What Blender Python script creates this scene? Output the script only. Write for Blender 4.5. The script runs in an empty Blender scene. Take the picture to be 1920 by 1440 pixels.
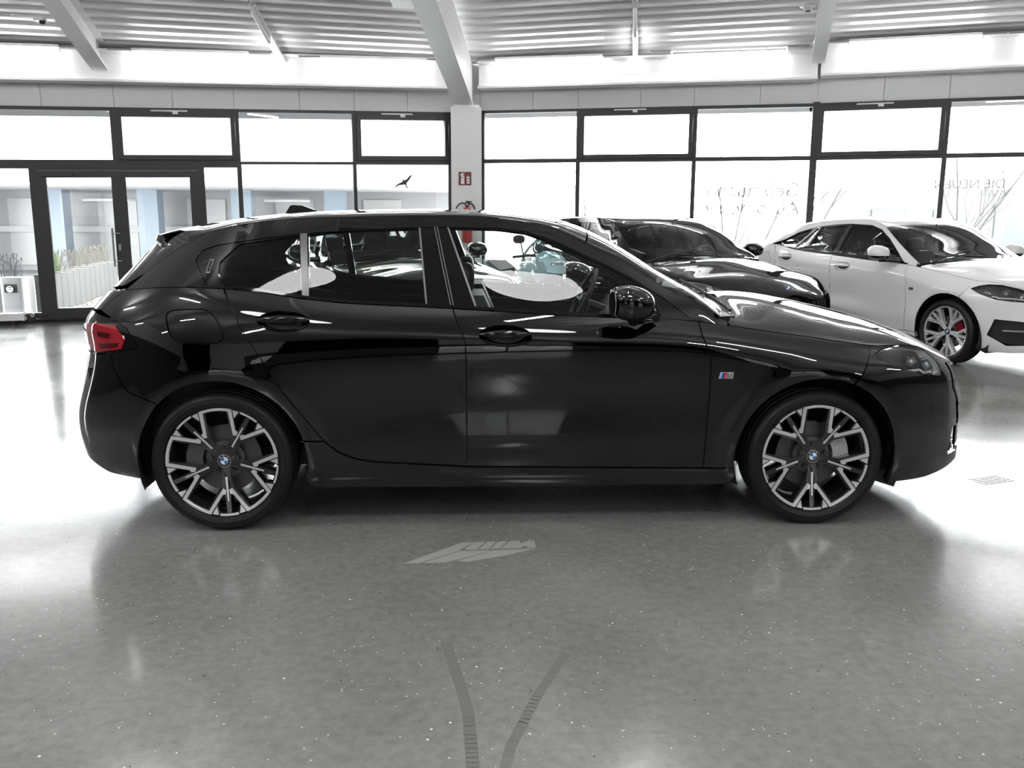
import bpy, bmesh, math, random
import numpy as np
from mathutils import Vector, Matrix, Euler
from mathutils.geometry import delaunay_2d_cdt
random.seed(7); rng = np.random.default_rng(7)
SC = bpy.context.scene
COL = SC.collection
# ------------------------------------------------------------------ camera, world, exposure
def make_camera():
    f, pitch, yaw, roll = 1653.37, 0.185623, 0.043153, 0.003874
    cd = bpy.data.cameras.new('camera'); cam = bpy.data.objects.new('camera', cd); COL.objects.link(cam)
    F = Vector((math.sin(yaw)*math.cos(pitch), math.cos(yaw)*math.cos(pitch), -math.sin(pitch)))
    R = Vector((math.cos(yaw), -math.sin(yaw), 0)); U = R.cross(F)
    c, s = math.cos(roll), math.sin(roll)
    R2, U2 = c*R+s*U, -s*R+c*U
    M = Matrix((R2, U2, -F)).transposed().to_4x4(); M.translation = (-0.21664, -4.69539, 1.385675)
    cam.matrix_world = M
    cd.sensor_fit = 'HORIZONTAL'; cd.sensor_width = 36.0; cd.lens = f/1920*36.0
    cd.clip_start = .05; cd.clip_end = 400
    SC.camera = cam
make_camera()
W = bpy.data.worlds.new('overcast'); SC.world = W; W.use_nodes = True
bg = W.node_tree.nodes['Background']; bg.inputs['Color'].default_value = (.97, .985, 1, 1); bg.inputs['Strength'].default_value = 5.6
SC.view_settings.view_transform = 'Standard'; SC.view_settings.look = 'None'
SC.view_settings.gamma = 1.0; SC.view_settings.use_curve_mapping = False; SC.view_settings.exposure = 1.6
SC.cycles.max_bounces = 10; SC.cycles.transparent_max_bounces = 24; SC.cycles.glossy_bounces = 6; SC.cycles.diffuse_bounces = 4
SC.cycles.sample_clamp_indirect = 6.0; SC.cycles.caustics_reflective = False; SC.cycles.caustics_refractive = False
DISC = 5.0           # radiance of the round pendant lamps
HALL = 60.0          # radiance of the tubes over the middle of the hall
TUBE = 9.0          # radiance of the fluorescent tubes
# ------------------------------------------------------------------ materials
MATS = {}
def pbr(name, col, rough=.5, metal=0., coat=0., spec=.5, emit=None, es=0., alpha=1.):
    if name in MATS: return MATS[name]
    m = bpy.data.materials.new(name); m.use_nodes = True; b = m.node_tree.nodes['Principled BSDF']
    b.inputs['Base Color'].default_value = (*col, 1); b.inputs['Roughness'].default_value = rough
    b.inputs['Metallic'].default_value = metal; b.inputs['Coat Weight'].default_value = coat; b.inputs['Coat Roughness'].default_value = .02
    b.inputs['Specular IOR Level'].default_value = spec
    if emit: b.inputs['Emission Color'].default_value = (*emit, 1); b.inputs['Emission Strength'].default_value = es
    MATS[name] = m; return m
def glass(name, tint=(1, 1, 1), ior=1.45, rough=0.):
    """thin pane: clear transmission plus a Fresnel reflection"""
    if name in MATS: return MATS[name]
    m = bpy.data.materials.new(name); m.use_nodes = True; nt = m.node_tree; nt.nodes.clear()
    o = nt.nodes.new('ShaderNodeOutputMaterial'); mx = nt.nodes.new('ShaderNodeMixShader')
    t = nt.nodes.new('ShaderNodeBsdfTransparent'); t.inputs[0].default_value = (*tint, 1)
    g = nt.nodes.new('ShaderNodeBsdfGlossy'); g.inputs['Roughness'].default_value = rough; g.inputs['Color'].default_value = (1, 1, 1, 1)
    fr = nt.nodes.new('ShaderNodeFresnel'); fr.inputs[0].default_value = ior
    nt.links.new(fr.outputs[0], mx.inputs[0]); nt.links.new(t.outputs[0], mx.inputs[1]); nt.links.new(g.outputs[0], mx.inputs[2])
    nt.links.new(mx.outputs[0], o.inputs[0]); MATS[name] = m; return m
def floor_mat():
    m = bpy.data.materials.new('polished screed'); m.use_nodes = True; nt = m.node_tree; N = nt.nodes; Lk = nt.links.new; b = N['Principled BSDF']
    tc = N.new('ShaderNodeTexCoord')
    def noise(scale, detail=4, rough=.55):
        n = N.new('ShaderNodeTexNoise'); n.inputs['Scale'].default_value = scale; n.inputs['Detail'].default_value = detail
        n.inputs['Roughness'].default_value = rough; Lk(tc.outputs['Object'], n.inputs['Vector']); return n
    def ramp(src, a, b_, ca, cb):
        r = N.new('ShaderNodeValToRGB'); r.color_ramp.elements[0].position = a; r.color_ramp.elements[1].position = b_
        r.color_ramp.elements[0].color = ca; r.color_ramp.elements[1].color = cb; Lk(src, r.inputs[0]); return r
    def mix(fac, a, b_, mode='MIX'):
        x = N.new('ShaderNodeMix'); x.data_type = 'RGBA'; x.blend_type = mode
        if isinstance(fac, float): x.inputs[0].default_value = fac
        else: Lk(fac, x.inputs[0])
        for i, v in ((6, a), (7, b_)):
            if isinstance(v, tuple): x.inputs[i].default_value = v
            else: Lk(v, x.inputs[i])
        return x.outputs[2]
    big = noise(1.3, 6, .6); fine = noise(26, 5, .7)
    c1 = ramp(big.outputs['Fac'], .3, .7, (.185, .184, .176, 1), (.25, .249, .24, 1))
    c2 = ramp(fine.outputs['Fac'], .3, .75, (.8, .8, .8, 1), (1.2, 1.2, 1.2, 1))
    base = mix(1.0, c1.outputs[0], c2.outputs[0], 'MULTIPLY')
    # pale stone flecks: small discs at the cells of a voronoi pattern, only in some cells
    for sc, thr, keep, col in ((36, .10, .62, (.66, .66, .64, 1)), (15, .065, .62, (.72, .72, .70, 1)), (21, .06, .80, (.02, .02, .021, 1))):
        v = N.new('ShaderNodeTexVoronoi'); v.inputs['Scale'].default_value = sc; Lk(tc.outputs['Object'], v.inputs['Vector'])
        lt = N.new('ShaderNodeMath'); lt.operation = 'LESS_THAN'; lt.inputs[1].default_value = thr; Lk(v.outputs['Distance'], lt.inputs[0])
        sp = N.new('ShaderNodeSeparateColor'); Lk(v.outputs['Color'], sp.inputs[0])
        gt = N.new('ShaderNodeMath'); gt.operation = 'GREATER_THAN'; gt.inputs[1].default_value = keep; Lk(sp.outputs[0], gt.inputs[0])
        an = N.new('ShaderNodeMath'); an.operation = 'MULTIPLY'; Lk(lt.outputs[0], an.inputs[0]); Lk(gt.outputs[0], an.inputs[1])
        base = mix(an.outputs[0], base, col)
    # scuffs: stretched pale scratches
    mp = N.new('ShaderNodeMapping'); mp.inputs['Scale'].default_value = (1.2, 7, 1); mp.inputs['Rotation'].default_value = (0, 0, .35); Lk(tc.outputs['Object'], mp.inputs[0])
    sn = N.new('ShaderNodeTexNoise'); sn.inputs['Scale'].default_value = 3.5; sn.inputs['Detail'].default_value = 5; sn.inputs['Roughness'].default_value = .7; Lk(mp.outputs[0], sn.inputs[0])
    sr = ramp(sn.outputs['Fac'], .66, .80, (0, 0, 0, 1), (.5, .5, .5, 1))
    base = mix(sr.outputs[0], base, (.36, .36, .35, 1))
    Lk(base, b.inputs['Base Color'])
    rr = ramp(noise(2.3, 5).outputs['Fac'], .3, .75, (.13, .13, .13, 1), (.20, .20, .20, 1)); Lk(rr.outputs[0], b.inputs['Roughness'])
    b.inputs['Specular IOR Level'].default_value = .8
    bp = N.new('ShaderNodeBump'); bp.inputs['Strength'].default_value = .012; bp.inputs['Distance'].default_value = .02; Lk(noise(5, 3).outputs['Fac'], bp.inputs['Height']); Lk(bp.outputs[0], b.inputs['Normal'])
    return m
PAINT = pbr('black car paint', (.0006, .0006, .0009), .015, 0, .55)
PAINTW = pbr('white car paint', (.80, .80, .80), .25, 0, 1.0)
GBLK = pbr('gloss black trim', (.002, .002, .002), .05, 0, .1)
MBLK = pbr('matt black plastic', (.012, .012, .012), .55)
RUB = pbr('tyre rubber', (.008, .008, .008), .45, spec=.3)
RIMD = pbr('dark wheel paint', (.010, .010, .011), .18, 0, 1.0)
SILV = pbr('machined aluminium', (.78, .78, .78), .22, .55)
STEEL = pbr('brushed steel', (.42, .42, .42), .3, 1)
CHROME = pbr('chrome', (.85, .85, .86), .06, 1)
SEAL = pbr('grey window seal', (.16, .16, .16), .3, .6)
CAST = pbr('cast iron grey', (.13, .13, .13), .45, .7)
CALI = pbr('pale caliper metal', (.50, .50, .49), .4, .4)
CALR = pbr('red caliper paint', (.20, .006, .012), .3, 0, .6)
LEATH = pbr('black upholstery', (.014, .014, .014), .5)
GLS = glass('tinted car glass', (.86, .90, .88))
GLSD = glass('dark tinted car glass', (.60, .63, .61))
GLSW = glass('windscreen glass', (.88, .93, .91))
LENS = glass('clear lamp lens', (.95, .96, .97), 1.5)
REDL = pbr('red lamp lens', (.36, .010, .018), .05, 0, 1.0)
WHT = pbr('white painted metal', (.86, .86, .86), .4)
CEIL = pbr('white trapezoid sheet', (.86, .86, .86), .38, .0)
GREY = pbr('grey sandwich panel', (.80, .80, .805), .5)
FRM = pbr('anthracite window frame', (.026, .026, .027), .42)
PANE = glass('window pane', (.97, .98, .98), 1.5)
LAMP = pbr('lit fluorescent tube', (.9, .9, .9), .4, emit=(1, 1, .99), es=TUBE)
LAMPB = pbr('lit hanging tube', (.9, .9, .9), .4, emit=(1, 1, .99), es=4.0)
LAMPH = pbr('lit hall tube', (.9, .9, .9), .4, emit=(1, 1, .99), es=HALL)
DULL = pbr('unlit tube', (.75, .75, .75), .3)

# ------------------------------------------------------------------ mesh helpers
def link(o, parent=None):
    COL.objects.link(o)
    if parent is not None: o.parent = parent
    return o
def meshobj(name, verts, faces, mat, parent=None, smooth=False, loopn=None):
    me = bpy.data.meshes.new(name); me.from_pydata([tuple(map(float, v)) for v in verts], [], [tuple(map(int, f)) for f in faces]); me.update()
    if smooth or loopn is not None: me.polygons.foreach_set('use_smooth', [True]*len(me.polygons))
    if loopn is not None: me.normals_split_custom_set([tuple(map(float, n)) for n in loopn])
    if mat is not None: me.materials.append(mat)
    return link(bpy.data.objects.new(name, me), parent)
def empty(name, loc=(0, 0, 0), rz=0., parent=None):
    o = bpy.data.objects.new(name, None); o.empty_display_size = .1; o.location = loc; o.rotation_euler = (0, 0, rz); return link(o, parent)
def tag(o, label=None, cat=None, group=None, kind=None):
    for k, v in (('label', label), ('category', cat), ('group', group), ('kind', kind)):
        if v: o[k] = v
    return o
class MB:
    """collects simple shapes into one mesh"""
    def __init__(self): self.v = []; self.f = []
    def add(self, v, f):
        n = len(self.v); self.v += [tuple(map(float, p)) for p in v]; self.f += [tuple(i+n for i in q) for q in f]; return self
    def box(self, a, b, M=None):
        (x0, y0, z0), (x1, y1, z1) = a, b
        v = [Vector(p) for p in ((x0,y0,z0),(x1,y0,z0),(x1,y1,z0),(x0,y1,z0),(x0,y0,z1),(x1,y0,z1),(x1,y1,z1),(x0,y1,z1))]
        if M is not None: v = [M @ p for p in v]
        return self.add(v, [(0,3,2,1),(4,5,6,7),(0,1,5,4),(1,2,6,5),(2,3,7,6),(3,0,4,7)])
    def prism(self, poly, d0, d1, fr):
        """closed 2D outline, extruded between d0 and d1; fr(u, v, d) -> point"""
        n = len(poly); v = [fr(u, w, d0) for u, w in poly]+[fr(u, w, d1) for u, w in poly]
        return self.add(v, [tuple(range(n-1, -1, -1)), tuple(range(n, 2*n))]+[(i, (i+1) % n, n+(i+1) % n, n+i) for i in range(n)])
    def tube(self, pts, r, n=10, closed=False):
        pts = [Vector(p) for p in pts]; m = len(pts); rs = r if isinstance(r, (list, tuple)) else [r]*m
        up = None; rings = []
        for i, p in enumerate(pts):
            d = (pts[(i+1) % m] if (closed or i < m-1) else p)-(pts[i-1] if (closed or i > 0) else p); d.normalize()
            if up is None: up = Vector((0, 0, 1)) if abs(d.z) < .9 else Vector((1, 0, 0))
            a = d.cross(up).normalized(); up = a.cross(d).normalized(); b = up
            rings.append([p+rs[i]*(math.cos(2*math.pi*k/n)*a+math.sin(2*math.pi*k/n)*b) for k in range(n)])
        v = [q for r_ in rings for q in r_]; f = []
        for i in range(m if closed else m-1):
            j = (i+1) % m
            f += [(i*n+k, i*n+(k+1) % n, j*n+(k+1) % n, j*n+k) for k in range(n)]
        if not closed: f += [tuple(range(n-1, -1, -1)), tuple((m-1)*n+k for k in range(n))]
        return self.add(v, f)
    def lathe(self, prof, axis, n=48, M=None, a0=0., a1=2*math.pi):
        """(r, h) profile turned about an axis; axis(r cos, r sin, h) -> point"""
        full = abs(a1-a0-2*math.pi) < 1e-6; m = n if full else n+1; v = []; f = []
        for k in range(m):
            a = a0+(a1-a0)*k/n
            v += [axis(r*math.cos(a), r*math.sin(a), h) for r, h in prof]
        L = len(prof)
        for k in range(n):
            k2 = (k+1) % m
            f += [(k*L+i, k2*L+i, k2*L+i+1, k*L+i+1) for i in range(L-1)]
        return self.add(v, f)
    def ellipsoid(self, c, r, nu=24, nv=14, p=2.0, M=None):
        v = []; f = []
        sg = lambda q: math.copysign(abs(q)**(2/p), q)
        for i in range(nv+1):
            b = -math.pi/2+math.pi*i/nv
            for k in range(nu):
                a = 2*math.pi*k/nu
                q = Vector((r[0]*sg(math.cos(b))*sg(math.cos(a)), r[1]*sg(math.cos(b))*sg(math.sin(a)), r[2]*sg(math.sin(b))))
                if M is not None: q = M @ q
                v.append(q+Vector(c))
        for i in range(nv): f += [(i*nu+k, i*nu+(k+1) % nu, (i+1)*nu+(k+1) % nu, (i+1)*nu+k) for k in range(nu)]
        return self.add(v, f)
    def build(self, name, mat, parent=None, smooth=False, angle=None):
        o = meshobj(name, self.v, self.f, mat, parent, smooth)
        bm = bmesh.new(); bm.from_mesh(o.data); bmesh.ops.remove_doubles(bm, verts=bm.verts, dist=1e-5); bmesh.ops.delete(bm, geom=[v for v in bm.verts if not v.link_faces], context='VERTS'); bmesh.ops.recalc_face_normals(bm, faces=bm.faces)
        bm.to_mesh(o.data); bm.free()
        if smooth:
            o.data.polygons.foreach_set('use_smooth', [True]*len(o.data.polygons))
            o.data.set_sharp_from_angle(angle=math.radians(angle or 40))
        return o
def copy_tree(o, parent=None):
    c = o.copy(); COL.objects.link(c)
    if parent is not None: c.parent = parent
    for ch in [q for q in o.children]: copy_tree(ch, c)
    return c
def rrect(w, h, r, n=5):
    o = []
    for cx, cy, a in ((w/2-r, h/2-r, 0), (-w/2+r, h/2-r, 90), (-w/2+r, -h/2+r, 180), (w/2-r, -h/2+r, 270)):
        o += [(cx+r*math.cos(math.radians(a+90*k/n)), cy+r*math.sin(math.radians(a+90*k/n))) for k in range(n+1)]
    return o
# ---- car body surfaces: analytic patches, x forward, y to the left, z up, metres ----
class NS:                                    # natural cubic spline, linear outside
    def __init__(self, xs, ys):
        x = np.array(xs, float); y = np.array(ys, float); n = len(x); h = np.diff(x)
        A = np.eye(n); r = np.zeros((n,) + y.shape[1:])
        for i in range(1, n - 1):
            A[i, i-1] = h[i-1]; A[i, i] = 2*(h[i-1]+h[i]); A[i, i+1] = h[i]
            r[i] = 6*((y[i+1]-y[i])/h[i] - (y[i]-y[i-1])/h[i-1])
        self.x, self.y, self.h, self.m = x, y, h, np.linalg.solve(A, r)
    def __call__(self, q):
        q = np.asarray(q, float); i = np.clip(np.searchsorted(self.x, q) - 1, 0, len(self.h) - 1)
        qc = np.clip(q, self.x[0], self.x[-1]); h = self.h[i]; a = (self.x[i+1]-qc)/h; b = (qc-self.x[i])/h
        e = (lambda v: v.reshape(v.shape + (1,)*(self.y.ndim-1)))
        a, b, hh = e(a), e(b), e(h)
        v = a*self.y[i]+b*self.y[i+1]+((a**3-a)*self.m[i]+(b**3-b)*self.m[i+1])*hh*hh/6
        sl = (self.y[i+1]-self.y[i])/hh-(3*a*a-1)/6*hh*self.m[i]+(3*b*b-1)/6*hh*self.m[i+1]
        return v + sl*e(q-qc)

def smooth(a, b, v):
    t = np.clip((v-a)/(b-a), 0, 1); return t*t*(3-2*t)

class Body:
    """side patch L(s,z), glasshouse patch G(s,z), top strips T(x,t); all for the right-hand side (y<0)."""
    XF, XR = 1.40, -1.25                     # where the plan starts to round
    SF, SR = 1.15, 1.25                      # stretch of s over the rounded ends
    def __init__(self, c):
        self.c = c
        self.zT = NS(*c['zT']); self.xf = NS(*c['xf']); self.xr = NS(*c['xr'])
        self.Wz = NS(c['Wz'], np.array(c['W']).T)          # z -> values at stations
        self.Ws = c['Ws']
        self.A = NS(*c['A']); self.H = NS(*c['H'])
        self.zR = NS(*c['zR']); self.yR = NS(*c['yR']); self.zC = NS(*c['zC'])
        self.smax = self.XF + self.SF*.8; self.smin = self.XR - self.SR*.8
    def plan(self, s, xf, xr):
        """s -> x and the width factor"""
        s = np.asarray(s, float); xf = xf+0*s; xr = xr+0*s
        tf = np.clip((s-self.XF)/(self.smax-self.XF), 0, 1)*np.pi/2
        tr = np.clip((self.XR-s)/(self.XR-self.smin), 0, 1)*np.pi/2
        n, m = 2.35, 2.8
        f = np.ones_like(s); x = s.copy()
        k = s > self.XF
        x[k] = self.XF+(xf[k]-self.XF)*np.sin(tf[k])**(2/n); f[k] = np.maximum(np.cos(tf[k]), 0)**(2/m)
        k = s < self.XR
        x[k] = self.XR-(self.XR-xr[k])*np.sin(tr[k])**(2/n); f[k] = np.maximum(np.cos(tr[k]), 0)**(2/m)
        return x, f
    def width(self, x, z):
        rows = self.Wz(z)                                  # (...,nst)
        st = np.array(self.Ws); n = len(st)
        if not hasattr(self, '_M'):
            self._M = NS(st, np.eye(n))
        B = self._M(np.clip(x, st[0], st[-1]))             # basis (...,nst)
        return (rows*B).sum(-1)
    def L(self, s, z):
        s = np.atleast_1d(np.asarray(s, float)); z = np.atleast_1d(np.asarray(z, float))
        x, f = self.plan(s, self.xf(z), self.xr(z))
        sx = np.clip(s, self.XR-.5, self.XF+.5)
        w = self.width(sx, z)
        d = np.clip(1-(self.zT(s)-z)/self.H(s), 0, 1.3)
        w = w-self.A(s)*d**2.4
        for xc in (-1.335, 1.335):                          # wheel-arch lips
            r = np.hypot(x-xc, z-.317)
            w = w+.006*np.exp(-((r-.410)/.045)**2)*(z > .2)
        return np.stack([x, -w*f, z], -1)
    def G(self, s, z):
        s = np.atleast_1d(np.asarray(s, float)); z = np.atleast_1d(np.asarray(z, float))
        zb, zr = self.zT(s), np.maximum(self.zR(s), self.zT(s)+.02)
        t = (z-zb)/(zr-zb)
        x, f = self.plan(s, 9., self.xr(z))
        x = np.where(s > self.XF, s, x); f = np.where(s > self.XF, 1, f)
        sx = np.clip(s, self.XR-.5, None)
        yb = self.width(sx, zb)-self.A(s)-.004; yr = self.yR(sx)
        k = self.c.get('gb', .03)*np.clip((zr-zb)/.35, 0, 1)
        tc = np.clip(t, -.3, 1.15)
        y = yb+(yr-yb)*t+k*4*tc*(1-tc)
        return np.stack([x, -y*f, z], -1)
    def T(self, x, t, edge):
        """top strip from the side edge (t=0) to the centre line (t=1); edge 'L' (bonnet) or 'G' (roof)"""
        x = np.atleast_1d(np.asarray(x, float)); t = np.atleast_1d(np.asarray(t, float))
        zt = self.zT(x) if edge == 'L' else self.zR(x)
        P = self.L if edge == 'L' else self.G
        E = P(x, zt); e = 1e-3
        tg = (E-P(x, zt-e)); tg /= np.linalg.norm(tg, axis=-1, keepdims=True)
        zc = self.zC(E[:, 0]); w = np.abs(E[:, 1])
        Cn = np.stack([E[:, 0], 0*w, zc], -1)
        m0 = tg*(np.minimum(w*self.c.get('m0', .55), 2.2*np.maximum(zc-zt, .02)))[:, None]
        m1 = np.stack([0*w, w*1.15, 0*w], -1); t = t[:, None]
        return (2*t**3-3*t**2+1)*E+(t**3-2*t**2+t)*m0+(-2*t**3+3*t**2)*Cn+(t**3-t**2)*m1
    def normal(self, F, a, b, *k):
        e = 2e-3
        du = F(a+e, b, *k)-F(a-e, b, *k); dv = F(a, b+e, *k)-F(a, b-e, *k)
        n = np.cross(du, dv); n /= np.maximum(np.linalg.norm(n, axis=-1, keepdims=True), 1e-9)
        return n
# ------------------------------------------------------------------ the hall
LA, LT = Vector((-6.42, 7.11, 0)), Vector((.9527, .3041, 0)); LN = Vector((.3041, -.9527, 0))
RA, RT = Vector((-.1, 8.95, 0)), Vector((.9676, -.2524, 0)); RN = Vector((-.2524, -.9676, 0))
SA, ST = Vector((4.5, 7.75, 0)), Vector((.9298, -.3681, 0)); SN_ = Vector((-.3681, -.9298, 0))
def WL(u, z, d): return LA+u*LT+d*LN+Vector((0, 0, z*(1+.0105*u)))
def WR(u, z, d): return RA+u*RT+d*RN+Vector((0, 0, z))
def WS(u, z, d): return SA+u*ST+d*SN_+Vector((0, 0, z))
def wbox(mb, Wf, u0, u1, z0, z1, d0, d1):
    v = [Wf(u, z, d) for z in (z0, z1) for (u, d) in ((u0, d0), (u1, d0), (u1, d1), (u0, d1))]
    mb.add(v, [(0,3,2,1),(4,5,6,7),(0,1,5,4),(1,2,6,5),(2,3,7,6),(3,0,4,7)])
NW = [0]
def frame_bars(mb, Wf, u0, u1, z0, z1, l, r, b, t, d0, d1):
    wbox(mb, Wf, u0, u1, z0, z0+b, d0, d1); wbox(mb, Wf, u0, u1, z1-t, z1, d0, d1)
    wbox(mb, Wf, u0, u0+l, z0+b, z1-t, d0, d1); wbox(mb, Wf, u1-r, u1, z0+b, z1-t, d0, d1)
def window(Wf, u0, u1, z0, z1, label, b=(.025, .025, .02, .035), tilt=False):
    NW[0] += 1
    mb = MB(); l, r, bt, tp = b; frame_bars(mb, Wf, u0, u1, z0, z1, l, r, bt, tp, -.05, .03)
    o = mb.build('window_%d' % NW[0], FRM); tag(o, label, 'window', kind='structure')
    g0, g1, h0, h1 = u0+l, u1-r, z0+bt, z1-tp
    if tilt:
        s = MB(); frame_bars(s, Wf, g0-.003, g1+.003, h0-.003, h1+.003, .062, .062, .062, .068, -.03, .055)
        s.build('sash', FRM, o)
        c = MB(); um = (g0+g1)/2
        wbox(c, Wf, um-.32, um+.14, h1+.005, h1+.022, .03, .045); wbox(c, Wf, um-.05, um+.02, h1-.03, h1+.004, .055, .075); c.build('window_opener', WHT, o)
        c = MB(); c.tube([Wf(g1+.002, h1-.05, .04), Wf(g1-.004, h1-.3, .075), Wf(g1+.002, h0+.15, .04)], .006, 6); c.build('stay_arm', STEEL, o)
        g0, g1, h0, h1 = g0+.066, g1-.066, h0+.066, h1-.072
    p = MB(); wbox(p, Wf, g0-.01, g1+.01, h0-.01, h1+.01, -.014, -.008); p.build('pane', PANE, o)
    return o
def build_floor():
    mb = MB(); mb.box((-16, -17, -.12), (16, 12, 0))
    # the outline follows the window walls
    me = bpy.data.meshes.new('floor')
    P = [(-13, -16), (13, -16), (13, 4.38), SA+2.6*ST-.1*SN_, SA-.1*SN_, RA-.1*RN, LA+6.2*LT-.1*LN, LA-7*LT-.1*LN]
    top = [(p[0], p[1], 0) for p in P]; bot = [(p[0], p[1], -.15) for p in P]; n = len(P)
    o = meshobj('floor', top+bot, [tuple(range(n)), tuple(range(2*n-1, n-1, -1))]+[(i, n+i, n+(i+1) % n, (i+1) % n) for i in range(n)], floor_mat())
    tag(o, 'polished grey concrete floor with pale stone flecks across the showroom', 'floor', kind='structure')
build_floor()
def build_windows():
    top, tr = 2.755, 2.06
    window(WL, -2.6, 1.525, tr, top, 'wide fixed window above the glass entrance door at the far left', (.02, .03, .035, .045))
    window(WL, 1.525, 3.095, tr, top, 'tilting window directly above the right leaf of the glass door', (.05, .03, .04, .05), True)
    window(WL, 3.095, 4.70, tr, top, 'fixed upper window between the two tilting windows of the left wall', (.025, .025, .018, .04))
    window(WL, 4.70, 6.16, tr, top, 'tilting upper window just left of the white pillar', (.04, .05, .04, .05), True)
    window(WL, -2.6, .515, .10, 2.06, 'narrow glass side panel left of the entrance door', (.03, .03, .03, .075))
    window(WL, 2.60, 3.095, .10, 2.06, 'slim glass side panel right of the entrance door', (.03, .03, .03, .06))
    window(WL, 3.095, 4.70, .10, 2.06, 'large lower pane right of the slim side panel on the left wall', (.03, .025, .03, .018))
    o = window(WL, 4.70, 6.16, .10, 2.06, 'lower pane with a bird sticker left of the white pillar', (.025, .03, .03, .018))
    T, M_ = 2.955, 2.225
    window(WR, 0, 1.462, M_, T, 'fixed upper window just right of the white pillar', (.05, .028, .03, .04))
    window(WR, 1.462, 3.13, M_, T, 'tilting upper window above the black parked hatchback', (.03, .03, .02, .045), True)
    window(WR, 3.13, 4.745, M_, T, 'fixed upper window between the two tilting windows of the right wall', (.028, .028, .03, .045))
    window(WS, 0.02, 1.655, M_, T, 'tilting upper window above the roof of the white car', (.03, .03, .02, .045), True)
    window(WS, 1.655, 3.4, M_, T, 'fixed upper window at the far right edge above the white car', (.028, .028, .03, .045))
    window(WR, 0, 1.462, .10, M_, 'lower pane just right of the white pillar', (.05, .03, .03, .028))
    window(WR, 1.462, 3.13, .10, M_, 'lower pane behind the black parked hatchback', (.030, .030, .03, .028))
    window(WR, 3.13, 4.745, .10, M_, 'lower pane with faint mirrored lettering between the parked cars', (.030, .030, .03, .028))
    window(WS, 0.02, 1.655, .10, M_, 'lower pane behind the roof of the white car', (.030, .030, .03, .028))
    window(WS, 1.655, 3.4, .10, M_, 'lower pane at the far right edge behind the white car windscreen', (.030, .030, .03, .028))
    return o
BIRDPANE = build_windows()
def build_door():
    mb = MB(); frame_bars(mb, WL, .515, 2.60, .0, 2.06, .06, .06, .03, .10, -.06, .05)
    d = mb.build('door_1', FRM); tag(d, 'anthracite glazed double entrance door in the left wall', 'door', kind='structure')
    for u0, u1, gl, gr in ((.57, 1.549, .115, .094), (1.549, 2.545, .084, .11)):
        s = MB(); frame_bars(s, WL, u0, u1, .035, 1.955, gl, gr, .15, .085, -.03, .06); leaf = s.build('door_leaf', FRM, d)
        p = MB(); wbox(p, WL, u0+gl-.01, u1-gr+.01, .175, 1.88, -.008, .0); p.build('pane', PANE, leaf)
        if u0 < 1:
            h = MB(); ub = 1.425
            h.tube([WL(ub, .72, .12), WL(ub, 1.22, .12)], .013, 10)
            for z in (.79, 1.15): h.tube([WL(ub, z, .12), WL(ub+.085, z, .06)], .009, 8)
            h.build('door_handle', STEEL, leaf, True)
            k = MB(); wbox(k, WL, 1.485, 1.515, .93, 1.01, .06, .072); k.build('lock_plate', STEEL, leaf)
            c = MB(); wbox(c, WL, .64, 1.0, 1.885, 1.925, .06, .11); c.build('door_closer', FRM, leaf)
build_door()
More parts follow.
